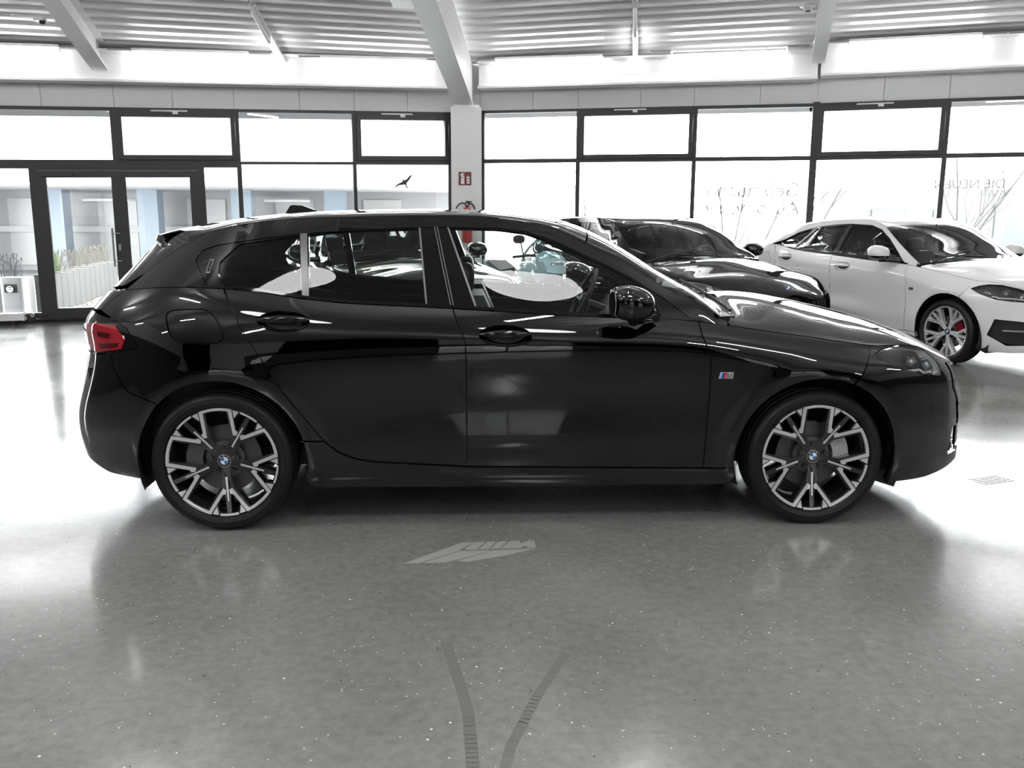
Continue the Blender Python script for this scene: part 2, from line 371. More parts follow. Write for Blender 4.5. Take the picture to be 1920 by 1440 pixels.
def build_walls():
    mb = MB()
    us = [-2.6, -.5, .70, 1.56, 2.28, 3.07, 3.95, 4.72, 5.5, 6.2]
    for a, b in zip(us[:-1], us[1:]): wbox(mb, WL, a+.004, b-.004, 2.757, 3.55, -.11, 0.0)
    wbox(mb, WL, -6.5, -2.6, 0, 3.55, -.11, 0); wbox(mb, WL, -2.6, 6.2, 2.757, 3.55, -.12, -.02)
    tag(mb.build('wall_left', GREY), 'grey panel wall above the windows on the left side', 'wall', kind='structure')
    mb = MB(); us = [0, .78, 1.45, 2.35, 3.1, 4.0, 4.76]
    for a, b in zip(us[:-1], us[1:]): wbox(mb, WR, a+.004, b-.004, 2.957, 3.75, -.11, 0)
    wbox(mb, WR, 0, 4.76, 2.957, 3.75, -.12, -.02)
    us = [0, .85, 1.65, 2.55, 3.5]
    for a, b in zip(us[:-1], us[1:]): wbox(mb, WS, a+.004, b-.004, 2.957, 3.75, -.11, 0)
    wbox(mb, WS, 0, 3.5, 2.957, 3.75, -.12, -.02); wbox(mb, WS, 3.5, 10, 0, 3.75, -.11, 0)
    tag(mb.build('wall_right', GREY), 'grey panel wall above the windows on the right side', 'wall', kind='structure')
    # low kerbs under the glazing
    for nm, Wf, a, b, lab in (('baseboard_left', WL, -2.6, 6.2, 'dark plinth along the foot of the left windows'), ('baseboard_right', WR, 0, 4.76, 'dark plinth along the foot of the right windows'), ('baseboard_corner', WS, 0, 3.5, 'dark plinth along the foot of the far right windows')):
        m2 = MB(); wbox(m2, Wf, a, b, 0, .10, -.06, .05); tag(m2.build(nm, FRM), lab, 'baseboard', kind='structure')
    # rest of the hall, behind and beside the camera
    DK = pbr('grey hall wall', (.09, .09, .09), .7)
    mb = MB()
    for x0, x1 in ((-13, -8.2), (-4.4, -1.1), (2.0, 5.5), (9.0, 13)): mb.box((x0, -16.2, 0), (x1, -16, 7))
    mb.box((-13, -16.2, 2.3), (13, -16, 2.9)); mb.box((-13, -16.2, 0), (13, -16, .25))
    hi = MB(); hi.box((-13, -16.2, 2.9), (13, -16, 7)); hi.box((-13.2, -16.2, 2.9), (-13, 5, 7)); hi.box((13, -16.2, 2.9), (13.2, 4.4, 7)); tag(hi.build('wall_upper', pbr('white upper hall wall', (.75, .75, .75), .6)), 'white upper band of the hall walls behind the camera', 'wall', kind='structure')
    tag(mb.build('wall_back', DK), 'grey back wall of the hall behind the camera', 'wall', kind='structure')
    for k, (x0, x1) in enumerate(((-8.2, -4.4), (-1.1, 2.0), (5.5, 9.0))):
        NW[0] += 1; f = MB()
        for (a, b, z0, z1) in ((x0, x1, .25, .3), (x0, x1, 2.25, 2.3), (x0, x0+.06, .3, 2.25), (x1-.06, x1, .3, 2.25), ((x0+x1)/2-.03, (x0+x1)/2+.03, .3, 2.25), (x0, x1, 1.35, 1.4)): f.box((a, -16.1, z0), (b, -16.02, z1))
        w = f.build('window_%d' % NW[0], FRM); tag(w, ('window on the back wall, left of three', 'window in the middle of the back wall', 'window on the back wall, right of three')[k], 'window', kind='structure')
        p = MB(); p.box((x0, -16.08, .3), (x1, -16.07, 2.25)); p.build('pane', PANE, w)
    mb = MB(); mb.box((-13.2, -16.2, 0), (-13, 5.0, 2.9)); tag(mb.build('wall_west', DK), 'grey side wall left of the camera', 'wall', kind='structure')
    mb = MB(); mb.box((13, -16.2, 0), (13.2, 4.4, 2.9)); tag(mb.build('wall_east', DK), 'grey side wall right of the camera', 'wall', kind='structure')
build_walls()
# white perimeter girders
def girder(name, Wf, u0, u1, zb, zt, label):
    mb = MB()
    for k in range(1):
        wbox(mb, Wf, u0, u1, zb, zb+.03, .02, .30); wbox(mb, Wf, u0, u1, zb+.03, zt-.02, .20, .22); wbox(mb, Wf, u0, u1, zt-.02, zt, .04, .36)
    tag(mb.build(name, WHT), label, 'girder', kind='structure')
girder('trim_1', WL, -6.5, 6.12, 3.035, 3.42, 'white steel girder above the left windows')
girder('trim_2', WR, .02, 4.72, 3.235, 3.60, 'white steel girder above the right windows')
girder('trim_3', WS, .03, 9.5, 3.275, 3.68, 'white steel girder above the far right windows')
# pillar
def build_pillar():
    mb = MB(); mb.box((-.545, 8.55, 0), (-.10, 9.05, 2.965)); mb.box((-.50, 8.6, 2.965), (-.13, 9.05, 3.0))
    tag(mb.build('pillar', WHT), 'white square pillar between the left and right window walls', 'pillar', kind='structure')
    mb = MB()
    for p in ((-.545, 8.9), (-.62, 9.3)): pass
    mb.box((-.60, 8.98, 0), (-.52, 9.1, 2.93)); mb.box((-.13, 8.93, 0), (-.05, 9.1, 2.93)); mb.box((-.6, 9.06, 0), (-.05, 9.12, 2.93))
    w = MB(); w.box((-.62, 9.0, 2.93), (.02, 9.12, 3.8)); tag(w.build('wall_corner', GREY), 'grey panel strip above the white pillar', 'wall', kind='structure')
    tag(mb.build('trim_4', FRM), 'dark jamb strips behind the white pillar', 'trim', kind='structure')
build_pillar()
def bend_post():
    mb = MB(); mb.box((-.045, -.06, 0), (.045, .08, 2.97), Matrix.Translation(SA) @ Matrix.Rotation(-.315, 4, 'Z')); tag(mb.build('trim_8', FRM), 'anthracite post at the bend of the right window wall', 'post', kind='structure')
bend_post()
# radial rafters
def rafter(name, P, d, w, h, L, label, taper=1.0, slope=.2):
    P = Vector(P); d = Vector((d[0], d[1], 0)).normalized(); s = Vector((-d.y, d.x, 0))
    fl, wb = .025, .012; mb = MB()
    def sec(k):
        ww = w*(1+(taper-1)*k/L)
        c = P+d*k+Vector((0, 0, slope*k)); hh = h
        return c, ww, hh
    def bar(a0, a1, z0, z1):
        v = []
        for k in (0, L):
            c, ww, hh = sec(k)
            for (a, z) in ((a0, z0), (a1, z0), (a1, z1), (a0, z1)): v.append(c+s*(a*ww)+Vector((0, 0, z*hh)))
        mb.add(v, [(0,1,2,3),(7,6,5,4),(0,4,5,1),(1,5,6,2),(2,6,7,3),(3,7,4,0)])
    return mb, bar
def box_rafter(name, *a):
    mb, bar = rafter(name, *a[:-1], a[-1]); bar(-.5, .5, 0, .06); bar(-.42, .42, .06, 1.0)
    tag(mb.build(name, WHT), a[-1], 'rafter', kind='structure')
def i_rafter(name, *a):
    mb, bar = rafter(name, *a[:-1], a[-1]); bar(-.5, .5, 0, .06); bar(-.06, .06, .06, .94); bar(-.5, .5, .94, 1.0)
    tag(mb.build(name, WHT), a[-1], 'rafter', kind='structure')
box_rafter('trim_5', (-.345, 8.75, 2.975), (-.115, -.993), .27, .62, 13., 'broad white sloping roof beam rising from the pillar')
i_rafter('trim_6', (-4.97, 7.30, 3.22), (.161, -.987), .20, .34, 11., 'white sloping roof beam at the upper left')
i_rafter('trim_7', (4.37, 7.45, 3.43), (-.317, -.948), .17, .34, 11., 'white sloping roof beam at the upper right')
# trapezoid sheet ceiling, one field per bay, rising towards the middle of the hall
def build_ceiling():
    mb = MB(); per, amp = .22, .034
    prof = []
    for k in range(int(13/per)):
        prof += [(k*per, 0), (k*per+.08, 0), (k*per+.11, amp), (k*per+.19, amp)]
    def field(Wf, zb, ua, ub, N):
        v = []
        for d, e in prof:
            for u in (ua(d), ub(d)):
                p = Wf(u, 0, d); v.append((p.x, p.y, zb(u)+.2*d+e))
        mb.add(v, [(2*i, 2*i+1, 2*i+3, 2*i+2) for i in range(len(prof)-1)])
    def cross(A, T, N, P, q):       # u on the wall at which distance d meets the plan line P + k q
        P = Vector((P[0], P[1], 0)); q = Vector((q[0], q[1], 0))
        def f(d):
            k = (d-(P-A).dot(N))/q.dot(N); return (P+q*k-A).dot(T)
        return f
    cP, cq = (-.345, 8.9), (-.115, -.993); rP, rq = (4.4, 7.75), (-.317, -.948)
    fl = cross(LA, LT, LN, cP, cq); fr = cross(RA, RT, RN, cP, cq); fr2 = cross(RA, RT, RN, rP, rq); fs = cross(SA, ST, SN_, rP, rq)
    zl = lambda u: 3.455+.021*u; zr = lambda u: 3.625+.014*u; zs = lambda u: 3.70+.0*u
    field(WL, zl, lambda d: -7.5, fl, LN); field(WR, zr, fr, lambda d: max(fr(d), fr2(d)), RN); field(WS, zs, fs, lambda d: 9.5, SN_)
    tag(mb.build('ceiling', CEIL), 'white corrugated sheet ceiling rising from the window walls', 'ceiling', kind='structure')
    m2 = MB(); m2.box((-14, -17, 6.25), (14, 9.5, 6.4)); tag(m2.build('roof', pbr('roof deck', (.5, .5, .5), .6)), 'flat roof deck above the corrugated ceiling', 'roof', kind='structure')
    m3 = MB()
    m3.add([(-14, -4, 6.2), (14, -4, 6.2), (14, -16.2, 5.0), (-14, -16.2, 5.0)], [(0, 1, 2, 3)]); tag(m3.build('ceiling_rear', pbr('rear ceiling', (.78, .78, .78), .5)), 'plain rear ceiling behind the camera', 'ceiling', kind='structure')
build_ceiling()
# fluorescent strip lights
def strip(name, a, b, label, group, lit=(0, 1), r=.022, mat=None):
    a, b = Vector(a), Vector(b); m = (a+b)/2; e = empty(name, m)
    tag(e, label, 'strip light', group)
    d = (b-a).normalized(); la, lb = a+(b-a)*lit[0], a+(b-a)*lit[1]
    mb = MB(); mb.tube([la-m, lb-m], r, 12); mb.build('tube', mat or LAMP, e, True)
    up = Vector((0, 0, .05)); s = d.cross(Vector((0, 0, 1))).normalized(); up = s.cross(d).normalized()*.055
    c = MB()
    for w in (1,):
        p = [a-m+up+s*.035, a-m+up-s*.035, b-m+up-s*.035, b-m+up+s*.035]; q = [x+up*.6 for x in p]
        c.add(p+q, [(0,1,2,3),(7,6,5,4),(0,4,5,1),(1,5,6,2),(2,6,7,3),(3,7,4,0)])
    for t in (la, lb): c.tube([t-m+d*.01, t-m+up*1.1], .016, 8)
    c.build('housing', WHT, e)
    if lit != (0, 1):
        u = MB(); rest = ((a, la) if lit[0] > 0 else (lb, b)); u.tube([rest[0]-m, rest[1]-m], r*.8, 12); u.build('unlit_tube', DULL, e, True)
    for q0, q1 in ((a-m+up*1.3-d*.28, a-m+up*1.3), (b-m+up*1.3, b-m+up*1.3+d*.28)): k = MB(); k.tube([q0, q1], .012, 6); k.build('conduit', pbr('conduit grey', (.3, .3, .3), .5), e)
    return e
def build_strips():
    G = 'strip lights along the wall girders'
    strip('strip_light', WL(-.6, 3.36, .36), WL(1.0, 3.36, .36), 'lit strip light on the girder at the far left, left of the left roof beam', G)
    strip('strip_light', WL(1.83, 3.345, .36), WL(3.27, 3.345, .36), 'lit strip light on the girder above the left tilting window', G)
    strip('strip_light', WL(4.2, 3.325, .36), WL(5.70, 3.33, .36), 'lit strip light on the girder ending at the broad roof beam', G)
    strip('strip_light', WR(.30, 3.55, .36), WR(1.83, 3.55, .36), 'lit strip light on the girder just right of the broad roof beam', G)
    strip('strip_light', WR(2.77, 3.58, .36), WR(4.30, 3.585, .36), 'half lit strip light on the girder left of the right roof beam', G)
    strip('strip_light', WS(.36, 3.615, .36), WS(1.92, 3.61, .36), 'lit strip light on the girder above the white car', G)
    strip('strip_light', WS(2.5, 3.6, .36), WS(4.0, 3.6, .36), 'strip light on the girder beyond the right edge', G)
    G = 'strip lights hung across the ceiling bays'
    strip('hanging_strip_light', (-2.80, 8.1, 3.38), (-2.785, 6.3, 3.74), 'strip light hung under the left ceiling bay pointing at the viewer', G, (0, .5), .026, LAMPB)
    strip('hanging_strip_light', (2.06, 8.25, 3.54), (1.73, 6.5, 3.90), 'strip light hung under the right ceiling bay pointing at the viewer', G, (0, .5), .026, LAMPB)
    G = 'strip lights over the middle of the hall'
    words = ('first', 'second', 'third', 'fourth', 'fifth', 'sixth', 'seventh', 'eighth', 'ninth', 'tenth')
    for ring, (R0, a0, a1, n) in enumerate(((4.2, 20, 340, 7), (8.3, -12, 192, 8))):
        for k in range(n):
            a = math.radians(a0+(a1-a0)*k/(n-1)); d = Vector((math.cos(a), math.sin(a), 0)); c = Vector((-1.0, -6.2, 4.6-.35*ring))
            strip('hall_strip_light', c+d*R0, c+d*(R0+1.25), 'lit strip light over the middle of the hall behind the camera', G, mat=LAMPH)
    for x, y, lab in ((.35, -3.62, 'round white pendant lamp above the camera, towards the car front'), (-1.86, -3.80, 'round white pendant lamp above the camera, towards the car rear')):
        e = empty('pendant_lamp', (x, y, 4.0)); tag(e, lab, 'pendant lamp', 'round pendant lamps')
        ax = lambda p, q, h: Vector((p, q, h))
        b = MB(); b.lathe([(0, 0), (.45, 0), (.45, .012), (0, .012)], ax, 64); b.build('diffuser', pbr('lit opal disc', (.9, .9, .9), .5, emit=(1, 1, .99), es=DISC), e)
        b = MB(); b.lathe([(.45, -.012), (.48, -.012), (.48, .07), (0, .075)], ax, 64); b.build('shade', WHT, e)
        b = MB()
        for t in (0, 2.1, 4.2): b.tube([(.4*math.cos(t), .4*math.sin(t), .07), (0, 0, .6)], .006, 6)
        b.tube([(0, 0, .6), (0, 0, 1.25)], .008, 6); b.build('suspension', STEEL, e)
build_strips()
CAR = {'zT': ([-2.25, -1.95, -1.7, -1.38, -1.284, -0.967, -0.426, -0.203, 0.387, 0.784, 1.003, 1.25, 1.412, 1.513, 1.656, 1.802, 1.912, 2.32], [1.02, 1.04, 1.065, 1.083, 1.079, 1.036, 1.0, 0.988, 0.956, 0.936, 0.907, 0.872, 0.846, 0.825, 0.817, 0.782, 0.732, 0.65]), 'xf': ([0.1, 0.2, 0.3, 0.4, 0.5, 0.6, 0.7, 0.8, 0.9], [2.282, 2.312, 2.3, 2.291, 2.274, 2.258, 2.233, 2.148, 2.137]), 'xr': ([0.1, 0.2, 0.3, 0.4, 0.5, 0.6, 0.7, 0.8, 0.9, 1.0, 1.1, 1.2, 1.3, 1.4], [-2.113, -2.163, -2.198, -2.21, -2.196, -2.163, -2.132, -2.122, -2.126, -2.05, -1.961, -1.885, -1.815, -1.808]), 'Ws': [-1.9, -1.335, -0.85, -0.35, 0.25, 0.8, 1.335, 1.9], 'Wz': [0.15, 0.2, 0.26, 0.32, 0.39, 0.46, 0.54, 0.62, 0.7, 0.78, 0.85, 0.92, 1.0, 1.08], 'W': [[0.78, 0.8, 0.82, 0.83, 0.84, 0.85, 0.855, 0.86, 0.86, 0.855, 0.845, 0.83, 0.81, 0.79], [0.8, 0.83, 0.85, 0.865, 0.88, 0.89, 0.896, 0.9, 0.9, 0.894, 0.882, 0.865, 0.842, 0.82], [0.79, 0.83, 0.852, 0.858, 0.866, 0.868, 0.872, 0.882, 0.892, 0.894, 0.886, 0.87, 0.846, 0.82], [0.785, 0.83, 0.855, 0.862, 0.872, 0.872, 0.868, 0.874, 0.886, 0.892, 0.887, 0.872, 0.848, 0.82], [0.785, 0.83, 0.855, 0.862, 0.873, 0.873, 0.868, 0.872, 0.884, 0.891, 0.888, 0.873, 0.85, 0.82], [0.79, 0.83, 0.852, 0.858, 0.866, 0.87, 0.872, 0.878, 0.887, 0.892, 0.889, 0.875, 0.852, 0.82], [0.8, 0.83, 0.85, 0.865, 0.88, 0.89, 0.896, 0.9, 0.9, 0.896, 0.888, 0.874, 0.85, 0.82], [0.78, 0.8, 0.82, 0.83, 0.84, 0.85, 0.856, 0.858, 0.857, 0.85, 0.84, 0.82, 0.8, 0.78]], 'A': ([-2.2, -1.6, -1.0, 0.0, 0.7, 1.1, 1.5, 2.2], [0.03, 0.04, 0.045, 0.045, 0.05, 0.075, 0.085, 0.06]), 'H': ([-2.2, -1.6, -1.0, 0.0, 0.7, 1.1, 1.5, 2.2], [0.16, 0.16, 0.14, 0.13, 0.14, 0.17, 0.18, 0.15]), 'zR': ([-2.0, -1.8, -1.64, -1.426, -1.289, -1.159, -0.998, -0.704, -0.462, -0.332, -0.099, 0.079, 0.199, 0.309, 0.432, 0.557, 0.68, 0.795, 0.9], [1.2, 1.225, 1.265, 1.317, 1.347, 1.368, 1.381, 1.391, 1.397, 1.397, 1.387, 1.359, 1.323, 1.265, 1.202, 1.129, 1.057, 1.011, 0.945]), 'yR': ([-1.75, -1.435, -1.0, -0.7, -0.33, -0.1, 0.08, 0.2, 0.32, 0.44, 0.57, 0.69, 0.81, 0.9], [0.5, 0.56, 0.615, 0.615, 0.605, 0.605, 0.615, 0.634, 0.667, 0.7, 0.728, 0.757, 0.778, 0.79]), 'zC': ([-1.83, -1.73, -1.594, -1.397, -1.17, -0.946, -0.7, -0.45, -0.2, -0.03, 0.114, 0.2, 0.283, 0.62, 0.756, 0.9, 1.0, 1.1, 1.2, 1.36, 1.55, 1.73, 1.9, 2.03, 2.15, 2.25, 2.3], [1.298, 1.327, 1.352, 1.383, 1.407, 1.421, 1.429, 1.433, 1.43, 1.417, 1.4, 1.385, 1.362, 1.195, 1.112, 1.035, 0.99, 0.995, 1.0, 0.984, 0.947, 0.907, 0.862, 0.822, 0.765, 0.705, 0.66]), 'gb': 0.009}
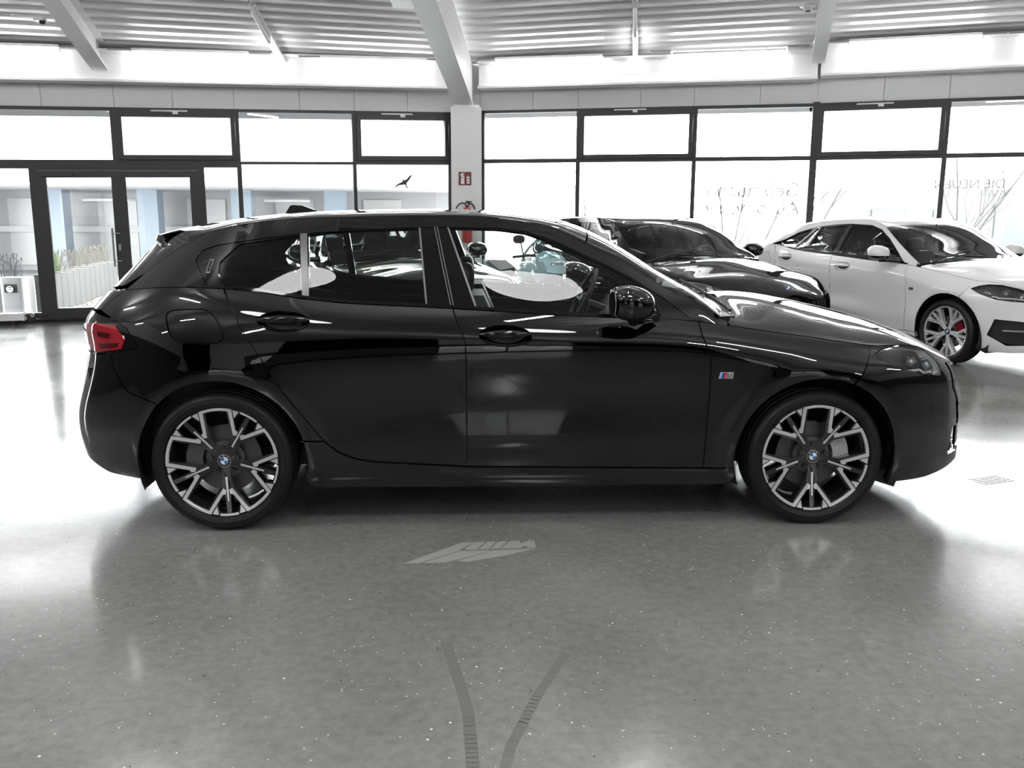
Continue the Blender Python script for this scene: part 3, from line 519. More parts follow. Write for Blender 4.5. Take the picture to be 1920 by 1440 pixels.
PAN = {'front_door': [[-0.312, 0.994], [-0.228, 0.989], [-0.144, 0.984], [-0.059, 0.979], [0.025, 0.974], [0.109, 0.969], [0.193, 0.965], [0.277, 0.961], [0.362, 0.957], [0.446, 0.954], [0.53, 0.951], [0.614, 0.948], [0.699, 0.943], [0.783, 0.936], [0.788, 0.884], [0.81, 0.829], [0.827, 0.758], [0.83, 0.614], [0.826, 0.433], [0.822, 0.271], [-0.259, 0.29], [-0.251, 0.325], [-0.252, 0.608], [-0.255, 0.839], [-0.263, 0.875], [-0.294, 0.944]], 'rear_door': [[-1.284, 1.079], [-1.209, 1.071], [-1.135, 1.061], [-1.06, 1.05], [-0.985, 1.038], [-0.91, 1.029], [-0.836, 1.022], [-0.761, 1.016], [-0.686, 1.012], [-0.611, 1.008], [-0.536, 1.005], [-0.462, 1.002], [-0.387, 0.998], [-0.312, 0.994], [-0.294, 0.944], [-0.263, 0.875], [-0.255, 0.839], [-0.252, 0.608], [-0.251, 0.325], [-0.259, 0.29], [-0.495, 0.304], [-0.68, 0.315], [-0.753, 0.33], [-0.82, 0.359], [-0.89, 0.418], [-1.052, 0.641], [-1.118, 0.757], [-1.176, 0.846], [-1.231, 0.928], [-1.259, 1.009]], 'front_fender': [[0.783, 0.936], [0.839, 0.93], [0.895, 0.922], [0.952, 0.915], [1.008, 0.906], [1.064, 0.898], [1.12, 0.89], [1.176, 0.882], [1.233, 0.874], [1.289, 0.867], [1.345, 0.858], [1.401, 0.848], [1.457, 0.836], [1.514, 0.825], [1.514, 0.816], [1.433, 0.662], [1.418, 0.673], [1.405, 0.68], [1.384, 0.686], [1.353, 0.689], [1.322, 0.689], [1.291, 0.686], [1.261, 0.682], [1.231, 0.674], [1.201, 0.664], [1.173, 0.652], [1.146, 0.637], [1.12, 0.62], [1.095, 0.602], [1.073, 0.581], [1.052, 0.558], [1.033, 0.534], [1.016, 0.508], [1.001, 0.48], [0.988, 0.452], [0.978, 0.423], [0.971, 0.393], [0.966, 0.362], [0.963, 0.331], [0.963, 0.3], [0.966, 0.27], [0.822, 0.271], [0.826, 0.433], [0.83, 0.614], [0.827, 0.758], [0.81, 0.829], [0.788, 0.884]], 'front_bumper': [[1.514, 0.825], [1.549, 0.822], [1.584, 0.82], [1.619, 0.819], [1.654, 0.817], [1.689, 0.813], [1.724, 0.806], [1.759, 0.797], [1.794, 0.785], [1.829, 0.77], [1.864, 0.754], [1.899, 0.738], [1.934, 0.723], [1.969, 0.71], [2.004, 0.699], [2.04, 0.689], [2.075, 0.681], [2.11, 0.674], [2.145, 0.669], [2.18, 0.664], [2.215, 0.66], [2.25, 0.656], [2.285, 0.653], [2.32, 0.65], [2.32, 0.45], [2.32, 0.22], [2.05, 0.215], [1.95, 0.21], [1.734, 0.173], [1.615, 0.17], [1.547, 0.17], [1.551, 0.192], [1.556, 0.215], [1.56, 0.238], [1.563, 0.261], [1.566, 0.285], [1.568, 0.308], [1.568, 0.332], [1.568, 0.356], [1.566, 0.379], [1.563, 0.402], [1.56, 0.425], [1.556, 0.448], [1.55, 0.47], [1.544, 0.491], [1.537, 0.512], [1.53, 0.532], [1.521, 0.55], [1.512, 0.568], [1.501, 0.585], [1.491, 0.601], [1.48, 0.616], [1.468, 0.63], [1.456, 0.642], [1.445, 0.653], [1.433, 0.662]], 'headlight': [[1.508, 0.78], [1.546, 0.804], [1.593, 0.812], [1.656, 0.809], [1.783, 0.78], [1.81, 0.735], [1.791, 0.672], [1.688, 0.69], [1.575, 0.735]], 'side_skirt': [[0.939, 0.27], [0.823, 0.267], [-0.259, 0.286], [-0.495, 0.3], [-0.68, 0.311], [-0.753, 0.327], [-0.821, 0.354], [-0.888, 0.41], [-0.99, 0.41], [-0.976, 0.414], [-0.97, 0.387], [-0.965, 0.36], [-0.963, 0.332], [-0.963, 0.305], [-0.965, 0.278], [-0.969, 0.25], [-0.975, 0.224], [-0.94, 0.185], [-0.4, 0.178], [0.4, 0.178], [0.94, 0.182], [0.975, 0.224], [0.971, 0.239], [0.968, 0.254], [0.966, 0.27]], 'quarter_panel': [[-1.284, 1.079], [-1.32, 1.081], [-1.355, 1.083], [-1.39, 1.083], [-1.426, 1.083], [-1.461, 1.082], [-1.497, 1.081], [-1.532, 1.079], [-1.568, 1.077], [-1.603, 1.074], [-1.639, 1.071], [-1.674, 1.068], [-1.709, 1.064], [-1.745, 1.06], [-1.801, 1.001], [-1.816, 0.965], [-1.69, 0.94], [-1.594, 0.905], [-1.542, 0.831], [-1.555, 0.818], [-1.674, 0.789], [-1.683, 0.776], [-1.662, 0.717], [-1.602, 0.648], [-1.579, 0.626], [-1.471, 0.589], [-1.459, 0.576], [-1.445, 0.597], [-1.429, 0.617], [-1.412, 0.634], [-1.394, 0.65], [-1.376, 0.663], [-1.356, 0.673], [-1.337, 0.681], [-1.318, 0.686], [-1.3, 0.689], [-1.282, 0.689], [-1.266, 0.686], [-1.252, 0.681], [-1.227, 0.673], [-1.197, 0.662], [-1.168, 0.65], [-1.141, 0.634], [-1.115, 0.617], [-1.09, 0.597], [-1.068, 0.576], [-1.047, 0.552], [-1.028, 0.527], [-1.011, 0.5], [-0.997, 0.473], [-0.985, 0.443], [-0.976, 0.414], [-0.89, 0.413], [-0.89, 0.418], [-1.052, 0.641], [-1.118, 0.757], [-1.176, 0.846], [-1.231, 0.928], [-1.259, 1.009]], 'fuel_flap': [[-1.427, 0.988], [-1.41, 0.99], [-1.392, 0.992], [-1.373, 0.993], [-1.355, 0.994], [-1.336, 0.995], [-1.319, 0.989], [-1.305, 0.978], [-1.293, 0.96], [-1.283, 0.937], [-1.276, 0.916], [-1.272, 0.898], [-1.271, 0.883], [-1.272, 0.87], [-1.276, 0.861], [-1.285, 0.855], [-1.297, 0.852], [-1.312, 0.851], [-1.328, 0.851], [-1.344, 0.851], [-1.361, 0.85], [-1.378, 0.85], [-1.392, 0.855], [-1.405, 0.865], [-1.415, 0.881], [-1.424, 0.902], [-1.431, 0.921], [-1.437, 0.938], [-1.443, 0.953], [-1.447, 0.965], [-1.446, 0.975], [-1.439, 0.983]], 'rear_bumper': [[-1.683, 0.776], [-1.662, 0.717], [-1.602, 0.648], [-1.579, 0.626], [-1.471, 0.589], [-1.459, 0.576], [-1.466, 0.565], [-1.472, 0.554], [-1.477, 0.542], [-1.482, 0.53], [-1.487, 0.518], [-1.492, 0.505], [-1.496, 0.492], [-1.5, 0.479], [-1.504, 0.465], [-1.507, 0.452], [-1.51, 0.438], [-1.513, 0.423], [-1.516, 0.409], [-1.519, 0.395], [-1.521, 0.38], [-1.523, 0.365], [-1.524, 0.351], [-1.526, 0.336], [-1.527, 0.321], [-1.528, 0.306], [-1.529, 0.291], [-1.53, 0.276], [-1.53, 0.262], [-1.53, 0.247], [-1.529, 0.233], [-1.544, 0.233], [-1.57, 0.212], [-1.736, 0.212], [-1.93, 0.262], [-2.05, 0.33], [-2.25, 0.33], [-2.25, 0.72], [-1.95, 0.74], [-1.914, 0.771], [-1.794, 0.771], [-1.674, 0.789]], 'taillight': [[-2.02, 0.92], [-1.987, 0.956], [-1.887, 0.956], [-1.69, 0.94], [-1.594, 0.905], [-1.542, 0.831], [-1.555, 0.818], [-1.674, 0.789], [-1.794, 0.771], [-1.894, 0.771], [-2.02, 0.831]], 'taillight_lens': [[-2.0, 0.885], [-1.805, 0.909], [-1.656, 0.912], [-1.597, 0.857], [-1.617, 0.813], [-1.793, 0.778], [-2.0, 0.846]], 'tailgate': [[-1.745, 1.06], [-1.779, 1.057], [-1.812, 1.053], [-1.846, 1.05], [-1.88, 1.047], [-1.913, 1.043], [-1.947, 1.04], [-1.981, 1.037], [-2.014, 1.035], [-2.048, 1.032], [-2.082, 1.03], [-2.115, 1.028], [-2.149, 1.026], [-2.183, 1.024], [-2.216, 1.022], [-2.25, 1.02], [-2.25, 0.74], [-2.05, 0.74], [-2.05, 0.93], [-1.987, 0.961], [-1.816, 0.965], [-1.801, 1.001]], 'side_frame': [[-1.745, 1.06], [-1.655, 1.069], [-1.565, 1.077], [-1.475, 1.082], [-1.386, 1.083], [-1.296, 1.08], [-1.206, 1.071], [-1.116, 1.058], [-1.026, 1.044], [-0.937, 1.032], [-0.847, 1.023], [-0.757, 1.016], [-0.667, 1.011], [-0.577, 1.006], [-0.487, 1.003], [-0.398, 0.999], [-0.308, 0.994], [-0.218, 0.989], [-0.128, 0.983], [-0.038, 0.978], [0.052, 0.973], [0.141, 0.967], [0.231, 0.963], [0.321, 0.959], [0.411, 0.955], [0.501, 0.952], [0.591, 0.949], [0.68, 0.944], [0.77, 0.937], [0.86, 0.927], [0.86, 0.973], [0.801, 1.008], [0.743, 1.033], [0.684, 1.055], [0.626, 1.086], [0.567, 1.123], [0.508, 1.159], [0.45, 1.192], [0.391, 1.223], [0.332, 1.253], [0.274, 1.284], [0.215, 1.316], [0.157, 1.339], [0.098, 1.355], [0.039, 1.367], [-0.019, 1.377], [-0.078, 1.385], [-0.137, 1.39], [-0.195, 1.394], [-0.254, 1.396], [-0.312, 1.397], [-0.371, 1.397], [-0.43, 1.397], [-0.488, 1.397], [-0.547, 1.395], [-0.605, 1.394], [-0.664, 1.392], [-0.723, 1.39], [-0.781, 1.389], [-0.84, 1.387], [-0.899, 1.385], [-0.957, 1.383], [-1.016, 1.38], [-1.074, 1.376], [-1.133, 1.371], [-1.192, 1.364], [-1.25, 1.354], [-1.309, 1.343], [-1.368, 1.33], [-1.426, 1.317], [-1.567, 1.241], [-1.698, 1.135]], 'dlo': [[-1.426, 1.196], [-1.425, 1.221], [-1.414, 1.24], [-1.352, 1.262], [-1.266, 1.278], [-1.151, 1.295], [-0.994, 1.314], [-0.702, 1.334], [-0.461, 1.344], [-0.331, 1.345], [-0.1, 1.341], [0.026, 1.325], [0.163, 1.278], [0.367, 1.185], [0.478, 1.13], [0.622, 1.042], [0.749, 0.95], [0.775, 0.933], [0.388, 0.958], [-0.203, 0.989], [-0.426, 1.002], [-0.968, 1.038], [-1.133, 1.062], [-1.285, 1.08], [-1.341, 1.088], [-1.378, 1.141]], 'split': [[-0.389, 1.349], [-0.312, 0.995]], 'quarter_window': [[-1.256, 1.27], [-1.297, 1.221], [-1.318, 1.191], [-1.314, 1.146], [-1.302, 1.117], [-1.282, 1.085], [-1.149, 1.066], [-0.98, 1.044], [-0.996, 1.308]], 'rear_side_window': [[-0.955, 1.311], [-0.835, 1.323], [-0.702, 1.329], [-0.461, 1.339], [-0.427, 1.009], [-0.684, 1.025], [-0.936, 1.043]], 'front_side_window': [[-0.329, 1.34], [-0.213, 1.339], [-0.1, 1.335], [0.026, 1.319], [0.163, 1.271], [0.367, 1.178], [0.478, 1.123], [0.562, 1.069], [0.623, 0.949], [0.388, 0.964], [-0.203, 0.995]], 'window_divider': [[-0.994, 1.314], [-0.963, 1.317], [-0.942, 1.044], [-0.971, 1.043]], 'seal_rear': [[-0.466, 1.342], [-0.458, 1.342], [-0.423, 1.006], [-0.431, 1.006]], 'seal_front': [[-0.338, 1.344], [-0.33, 1.344], [-0.202, 0.992], [-0.211, 0.992]], 'handle_rear': [[-0.93, 0.941], [-0.933, 0.932], [-0.941, 0.924], [-0.954, 0.916], [-0.971, 0.91], [-0.993, 0.905], [-1.016, 0.903], [-1.041, 0.902], [-1.066, 0.904], [-1.09, 0.907], [-1.111, 0.913], [-1.129, 0.92], [-1.142, 0.928], [-1.151, 0.937], [-1.154, 0.946], [-1.151, 0.955], [-1.143, 0.963], [-1.131, 0.971], [-1.113, 0.977], [-1.093, 0.981], [-1.069, 0.984], [-1.045, 0.984], [-1.02, 0.982], [-0.996, 0.979], [-0.974, 0.974], [-0.956, 0.967], [-0.942, 0.959], [-0.934, 0.95]], 'handle_front': [[0.033, 0.878], [0.031, 0.868], [0.022, 0.859], [0.008, 0.851], [-0.01, 0.845], [-0.031, 0.84], [-0.055, 0.838], [-0.081, 0.837], [-0.106, 0.839], [-0.13, 0.843], [-0.152, 0.849], [-0.17, 0.857], [-0.183, 0.866], [-0.192, 0.875], [-0.195, 0.885], [-0.192, 0.895], [-0.183, 0.904], [-0.17, 0.911], [-0.151, 0.918], [-0.13, 0.922], [-0.105, 0.924], [-0.08, 0.925], [-0.055, 0.923], [-0.03, 0.919], [-0.009, 0.913], [0.009, 0.906], [0.022, 0.897], [0.031, 0.888]], 'lens_bar': [[-1.764, 0.877], [-1.673, 0.874], [-1.681, 0.852], [-1.757, 0.854]], 'lens_bar_low': [[-1.76, 0.823], [-1.627, 0.838], [-1.639, 0.818], [-1.752, 0.799]], 'numeral': [[-1.361, 1.202], [-1.342, 1.202], [-1.345, 1.143], [-1.36, 1.143]], 'numeral_flag': [[-1.392, 1.19], [-1.372, 1.195], [-1.371, 1.186], [-1.384, 1.181]], 'badge': [[0.864, 0.693], [0.877, 0.718], [0.921, 0.718], [0.923, 0.693]]}
# ------------------------------------------------------------------ car panels
def closed_len(P): return np.linalg.norm(np.roll(P, -1, 0)-P, axis=1)
def densify(P, step):
    P = np.array(P, float); out = []
    for a, b in zip(P, np.roll(P, -1, 0)):
        n = max(1, int(np.ceil(np.linalg.norm(b-a)/step)))
        out += [a+(b-a)*k/n for k in range(n)]
    return np.array(out)
def clean(P, eps=.0015):
    o = [P[0]]
    for p in P[1:]:
        if np.hypot(*(p-o[-1])) > eps: o.append(p)
    if np.hypot(*(o[0]-o[-1])) <= eps: o.pop()
    return np.array(o)
def area(P): x, y = P[:, 0], P[:, 1]; return .5*np.sum(x*np.roll(y, -1)-np.roll(x, -1)*y)
def inset(P, d):
    if area(P) < 0: P = P[::-1]
    e = np.roll(P, -1, 0)-P; e /= np.linalg.norm(e, axis=1, keepdims=True)+1e-12
    n = np.stack([-e[:, 1], e[:, 0]], 1); m = n+np.roll(n, 1, 0); m /= np.maximum(np.sum(m*np.roll(n, 1, 0), 1, keepdims=True), .35)
    return P+m*d*.5*2*.5*1.0 if False else P+np.clip(m, -2, 2)*d
def inside(pts, loops):
    c = np.zeros(len(pts), int)
    for P in loops:
        x0, y0 = P[:, 0], P[:, 1]; x1, y1 = np.roll(x0, -1), np.roll(y0, -1)
        px, py = pts[:, 0:1], pts[:, 1:2]
        with np.errstate(divide='ignore', invalid='ignore'):
            k = ((y0 > py) != (y1 > py)) & (px < (x1-x0)*(py-y0)/(y1-y0)+x0)
        c += k.sum(1)
    return c % 2 == 1
def seg_dist(pts, loops):
    d = np.full(len(pts), 9.)
    for P in loops:
        A, Bq = P, np.roll(P, -1, 0); v = Bq-A; L2 = np.maximum((v**2).sum(1), 1e-12)
        w = pts[:, None]-A[None]; t = np.clip((w*v).sum(2)/L2, 0, 1)
        d = np.minimum(d, np.linalg.norm(w-t[..., None]*v, axis=2).min(1))
    return d
def triangulate(loops, res):
    allp = np.concatenate(loops); lo, hi = allp.min(0), allp.max(0)
    gx = np.arange(lo[0]+res[0]*.5, hi[0], res[0]); gy = np.arange(lo[1]+res[1]*.5, hi[1], res[1])
    X, Y = np.meshgrid(gx, gy); X[1::2] += res[0]*.37; pts = np.stack([X.ravel(), Y.ravel()], 1)
    if len(pts):
        pts = pts[inside(pts, loops)]
    if len(pts): pts = pts[seg_dist(pts, loops) > min(res)*.35]
    V = [Vector((float(a), float(b))) for a, b in allp]+[Vector((float(a), float(b))) for a, b in pts]
    E = []; n = 0
    for P in loops: m = len(P); E += [(n+i, n+(i+1) % m) for i in range(m)]; n += m
    v, e, f, *_ = delaunay_2d_cdt(V, E, [], 0, 1e-5)
    v = np.array([(q.x, q.y) for q in v]); f = np.array([t for t in f if len(t) == 3], int)
    c = v[f].mean(1); f = f[inside(c, loops)]
    return v, f
class Car:
    def __init__(self, cfg, pan, paint, root, glass_rear=None):
        self.B = Body(cfg); self.P = {k: np.array(v, float) for k, v in pan.items()}; self.paint = paint; self.root = root
    def surf(self, name, kind, loops, mat, parent=None, gap=.0025, off=0., flange=.012, step=.018, res=(.036, .026), mirror=True, both=None):
        """panel(s) cut from patch kind ('L','G','TL','TG') by outlines in the patch's own coordinates; holes follow the outline"""
        B = self.B
        if kind in ('L', 'G'): F = getattr(B, kind); fn = lambda a, b: F(a, b); nf = lambda a, b: B.normal(F, a, b)
        else:
            ed = kind[1]; fn = lambda a, b: B.T(a, b, ed); nf = lambda a, b: B.normal(B.T, a, b, ed)
        LP = []
        for i, P in enumerate(loops):
            P = clean(np.array(P, float)); P = inset(P, gap if i == 0 else -gap) if gap else (P if area(P) > 0 else P[::-1])
            LP.append(clean(densify(P, step)))
        v, f = triangulate(LP, res)
        X = fn(v[:, 0], v[:, 1]); N = nf(v[:, 0], v[:, 1])
        out = np.array([0, -1., 0]) if kind in ('L', 'G') else np.array([0, -.15, 1.])
        ctr = X*0+out
        if kind == 'L':
            ctr = ctr+np.stack([np.where(v[:, 0] > B.XF, 3*np.clip((v[:, 0]-B.XF)/(B.smax-B.XF), 0, 1), np.where(v[:, 0] < B.XR, -3*np.clip((B.XR-v[:, 0])/(B.XR-B.smin), 0, 1), 0)), 0*X[:, 0], 0*X[:, 0]], 1)
        if kind == 'G':
            ctr = ctr+np.stack([np.where(v[:, 0] < B.XR, -3*np.clip((B.XR-v[:, 0])/(B.XR-B.smin), 0, 1), 0), 0*X[:, 0], .3+0*X[:, 0]], 1)
        sg = np.sign((N*ctr).sum(1)); sg[sg == 0] = 1; N = N*sg[:, None]
        bad = ~np.isfinite(N).all(1); N[bad] = out
        X = X+N*off
        # winding
        tri = X[f]; fnrm = np.cross(tri[:, 1]-tri[:, 0], tri[:, 2]-tri[:, 0]); flip = (fnrm*N[f].mean(1)).sum(1) < 0
        f = f.copy(); f[flip] = f[flip][:, ::-1]
        # boundary edges -> flange
        ed = {}
        for t in f:
            for a, b in ((t[0], t[1]), (t[1], t[2]), (t[2], t[0])): ed[(a, b)] = ed.get((a, b), 0)+1
        bnd = [(a, b) for (a, b) in ed if (b, a) not in ed]
        res_o = []
        for m in ((1, -1) if mirror else (1,)):
            XX, NN, FF = X.copy(), N.copy(), f.copy()
            if m < 0: XX[:, 1] *= -1; NN[:, 1] *= -1; FF = FF[:, ::-1]
            V = list(XX); faces = [tuple(t) for t in FF]; ln = [NN[i] for t in FF for i in t]
            if flange:
                idx = {}
                for a, b in bnd:
                    for k in (a, b):
                        if k not in idx: idx[k] = len(V); V.append(XX[k]); V.append(XX[k]-NN[k]*flange)
                for a, b in bnd:
                    q = (idx[b], idx[a], idx[a]+1, idx[b]+1) if m > 0 else (idx[a], idx[b], idx[b]+1, idx[a]+1)
                    p = [np.array(V[i]) for i in q]; nn = np.cross(p[1]-p[0], p[3]-p[0]); nn = nn/(np.linalg.norm(nn)+1e-12)
                    faces.append(q); ln += [nn]*4
            par = parent if not isinstance(parent, (list, tuple)) else parent[0 if m > 0 else 1]
            res_o.append(meshobj(name, V, faces, mat, par if par is not None else self.root, loopn=ln))
        return res_o
    def pt(self, kind, s, z, off=0.):
        F = getattr(self.B, kind); p = F([s], [z])[0]; n = self.B.normal(F, np.array([s]), np.array([z]))[0]
        if n[1] > 0: n = -n
        return Vector(p+n*off), Vector(n)
def wheel(car, name, x, side, spoke_mat, cal_mat, cal_ang, rot, parts=None):
    """wheel facing -y; side=+1 for the right-hand side of the car"""
    ax = lambda a, b, h: Vector((a, h, b))
    R = .2475
    mb = MB()
    mb.lathe([(.2405, -.090), (.2455, -.0965), (.2482, -.0955), (.238, -.078), (.222, -.055), (.216, .02), (.224, .09), (.24, .1)], ax, 72)
    w = mb.build(name, RIMD, car.root, True)
    t = MB(); t.lathe([(.244, -.080), (.2485, -.094), (.256, -.105), (.273, -.1125), (.292, -.110), (.305, -.099), (.3115, -.086), (.3145, -.070), (.3155, -.062), (.309, -.060), (.309, -.052), (.3165, -.050), (.317, -.024), (.310, -.022), (.310, -.012), (.317, -.010), (.317, .03), (.310, .032), (.310, .042), (.3165, .044), (.3145, .07), (.305, .099), (.27, .112), (.232, .092)], ax, 96)
    t.build('tyre', RUB, w, True, 30)
    yf = lambda r: -.060-.036*(r/R)**1.6
    def P3(u, v, d, a): # unit-disc coordinates, turned by a
        c, s = math.cos(a), math.sin(a); X, Z = u*c-v*s, u*s+v*c; r = math.hypot(X, Z)*R
        return Vector((X*R, yf(r)+d, Z*R))
    body, face, rimarc = MB(), MB(), MB()
    def plate(mb, poly, a, d0, d1):
        mb.prism(poly, d0, d1, lambda u, v, d: P3(u, v, d, a))
    pol = lambda r, deg: (r*math.cos(math.radians(deg)), r*math.sin(math.radians(deg)))
    for k in range(5):
        ga = math.radians(90+rot+72*k); sa = ga+math.radians(36)     # gap axis, stem axis
        # stem
        plate(body, [(.08, -.075), (.24, -.085), (.42, -.062), (.62, -.048), (.955, -.04), (.955, .04), (.62, .048), (.42, .062), (.24, .085), (.08, .075)], sa, 0, .05)
        plate(face, [(.30, -.018), (.74, -.013), (.74, .013), (.30, .018)], sa, -.0035, .004)
        for sg in (1, -1):
            q = lambda P: [(u, sg*v) for u, v in P]
            # arm, parallel to the gap axis: black flank and bright face
            plate(body, q([(.24, .085), (.44, .185), (.96, .19), (.955, .30), (.52, .30), (.40, .30), (.20, .20)]), ga, .001, .045)
            plate(face, q([(.455, .232), (.955, .222), (.95, .287), (.56, .287), (.515, .322), (.455, .296)]), ga, -.0035, .003)
            tri = [pol(.985, 18.3), pol(.985, 24.8), (.80, .318), (.79, .306)]
            plate(body, q([pol(.97, 17), pol(.97, 26), (.78, .335), (.76, .30)]), ga, .001, .04)
            plate(face, q(tri), ga, -.0035, .003)
        for a0, a1, r0 in ((-16.6, 16.6, .945), (26.2, 45.8, .962)):
            n = 8; P = [pol(.998, a0+(a1-a0)*i/n) for i in range(n+1)]+[pol(r0, a1-(a1-a0)*i/n) for i in range(n+1)]
            plate(face, P, ga, -.0035, .006)
        # wheel bolts
        c = P3(.245, 0, .012, ga); b = MB()
    body.build('spokes', RIMD if spoke_mat is SILV else spoke_mat, w)
    face.build('spoke_face', SILV, w)
    hub = MB(); hub.lathe([(.0, -.002), (.05, 0), (.062, .006), (.068, .03), (.068, .08)], lambda a, b, h: Vector((a, yf(0)+h, b)), 40)
    for k in range(5):
        a = math.radians(90+rot+72*k); c = Vector((.060*math.cos(a), yf(.06)-.006, .060*math.sin(a)))
        hub.lathe([(.0, .0), (.010, 0), (.011, .004), (.011, .02)], lambda p, q, h: Vector((c.x+p, c.y+h, c.z+q)), 12)
    hub.build('hub', RIMD, w, True, 30)
    emblem(w, Vector((0, yf(0)-.004, 0)), Vector((0, -1, 0)), .029, tilt=rot)
    d = MB(); d.lathe([(.155, -.012), (.155, .010), (.09, .010)], ax, 48); d.lathe([(.155, -.012), (.088, -.012), (.085, -.040), (.04, -.042)], ax, 48)
    d.build('brake_disc', CAST, w, True)
    ca = math.radians(cal_ang); c = MB()
    n = 10; prof = [(-.045, .10), (-.045, .172), (.03, .172), (.03, .10)]
    for i in range(n):
        a0, a1 = ca-.42+.84*i/n, ca-.42+.84*(i+1)/n
        v = [Vector((r*math.cos(a), y, r*math.sin(a))) for a in (a0, a1) for (y, r) in prof]
        c.add(v, [(0,1,5,4),(1,2,6,5),(2,3,7,6),(3,0,4,7)]+([(3,2,1,0)] if i == 0 else [])+([(4,5,6,7)] if i == n-1 else []))
    c.build('brake_caliper', cal_mat, w)
    w.location = (x, -.772*side, .317)
    if side < 0: w.rotation_euler = (0, 0, math.pi)
    return w
def emblem(parent, c, nrm, r, tilt=0., name='emblem'):
    nrm = Vector(nrm).normalized(); up = Vector((0, 0, 1)); a = up.cross(nrm).normalized() if abs(nrm.z) < .95 else Vector((0, 1, 0)); b = nrm.cross(a)
    t = math.radians(tilt); a, b = a*math.cos(t)+b*math.sin(t), -a*math.sin(t)+b*math.cos(t)
    ax = lambda p, q, h: c+a*p+b*q+nrm*h
    e = MB(); e.lathe([(0, .0), (r*.62, 0), (r*.62, .0012), (r*.68, .0012), (r*.68, 0), (r*.95, 0), (r*.95, -.004)], ax, 40); o = e.build(name, pbr('emblem black ring', (.01, .01, .012), .15), parent)
    g = MB(); g.lathe([(r*.93, 0), (r*.93, .0015), (r, .0015), (r, -.006)], ax, 40); g.lathe([(r*.60, .0), (r*.60, .0016), (r*.66, .0016), (r*.66, 0)], ax, 40); g.build('emblem_rim', CHROME, o)
    for k in range(4):
        q = MB(); P = [(0, 0)]+[(r*.6*math.cos(math.radians(90*k+9*i)), r*.6*math.sin(math.radians(90*k+9*i))) for i in range(11)]
        q.prism(P, .0002, .0012, lambda u, v, d: ax(u, v, d)); q.build('emblem_quarter', pbr('emblem blue', (.03, .16, .42), .2) if k % 2 else pbr('emblem white', (.85, .87, .9), .2), o)
    # the three letters on the ring, as strokes
    S = {'B': [((-.4, -.6), (-.4, .6)), ((-.4, .6), (.3, .5)), ((.3, .5), (.3, .1)), ((.3, .1), (-.4, 0)), ((.3, .0), (.4, -.4)), ((.4, -.4), (-.4, -.6))],
         'M': [((-.5, -.6), (-.5, .6)), ((-.5, .6), (0, -.2)), ((0, -.2), (.5, .6)), ((.5, .6), (.5, -.6))],
         'W': [((-.6, .6), (-.3, -.6)), ((-.3, -.6), (0, .3)), ((0, .3), (.3, -.6)), ((.3, -.6), (.6, .6))]}
    t = MB(); h = r*.105
    for ch, deg in (('B', 135), ('M', 90), ('W', 45)):
        an = math.radians(deg); cx, cy = r*.81*math.cos(an), r*.81*math.sin(an); ro = an-math.pi/2
        rot = lambda p: (cx+h*(p[0]*math.cos(ro)-p[1]*math.sin(ro)), cy+h*(p[0]*math.sin(ro)+p[1]*math.cos(ro)))
        for p, q in S[ch]:
            p, q = rot(p), rot(q); dx, dy = q[0]-p[0], q[1]-p[1]; L = math.hypot(dx, dy); nx, ny = -dy/L*r*.018, dx/L*r*.018
            t.prism([(p[0]+nx, p[1]+ny), (p[0]-nx, p[1]-ny), (q[0]-nx, q[1]-ny), (q[0]+nx, q[1]+ny)], .0, .001, lambda u, v, d: ax(u, v, d))
    t.build('emblem_letters', pbr('emblem letter white', (.9, .9, .9), .3), o)
    return o
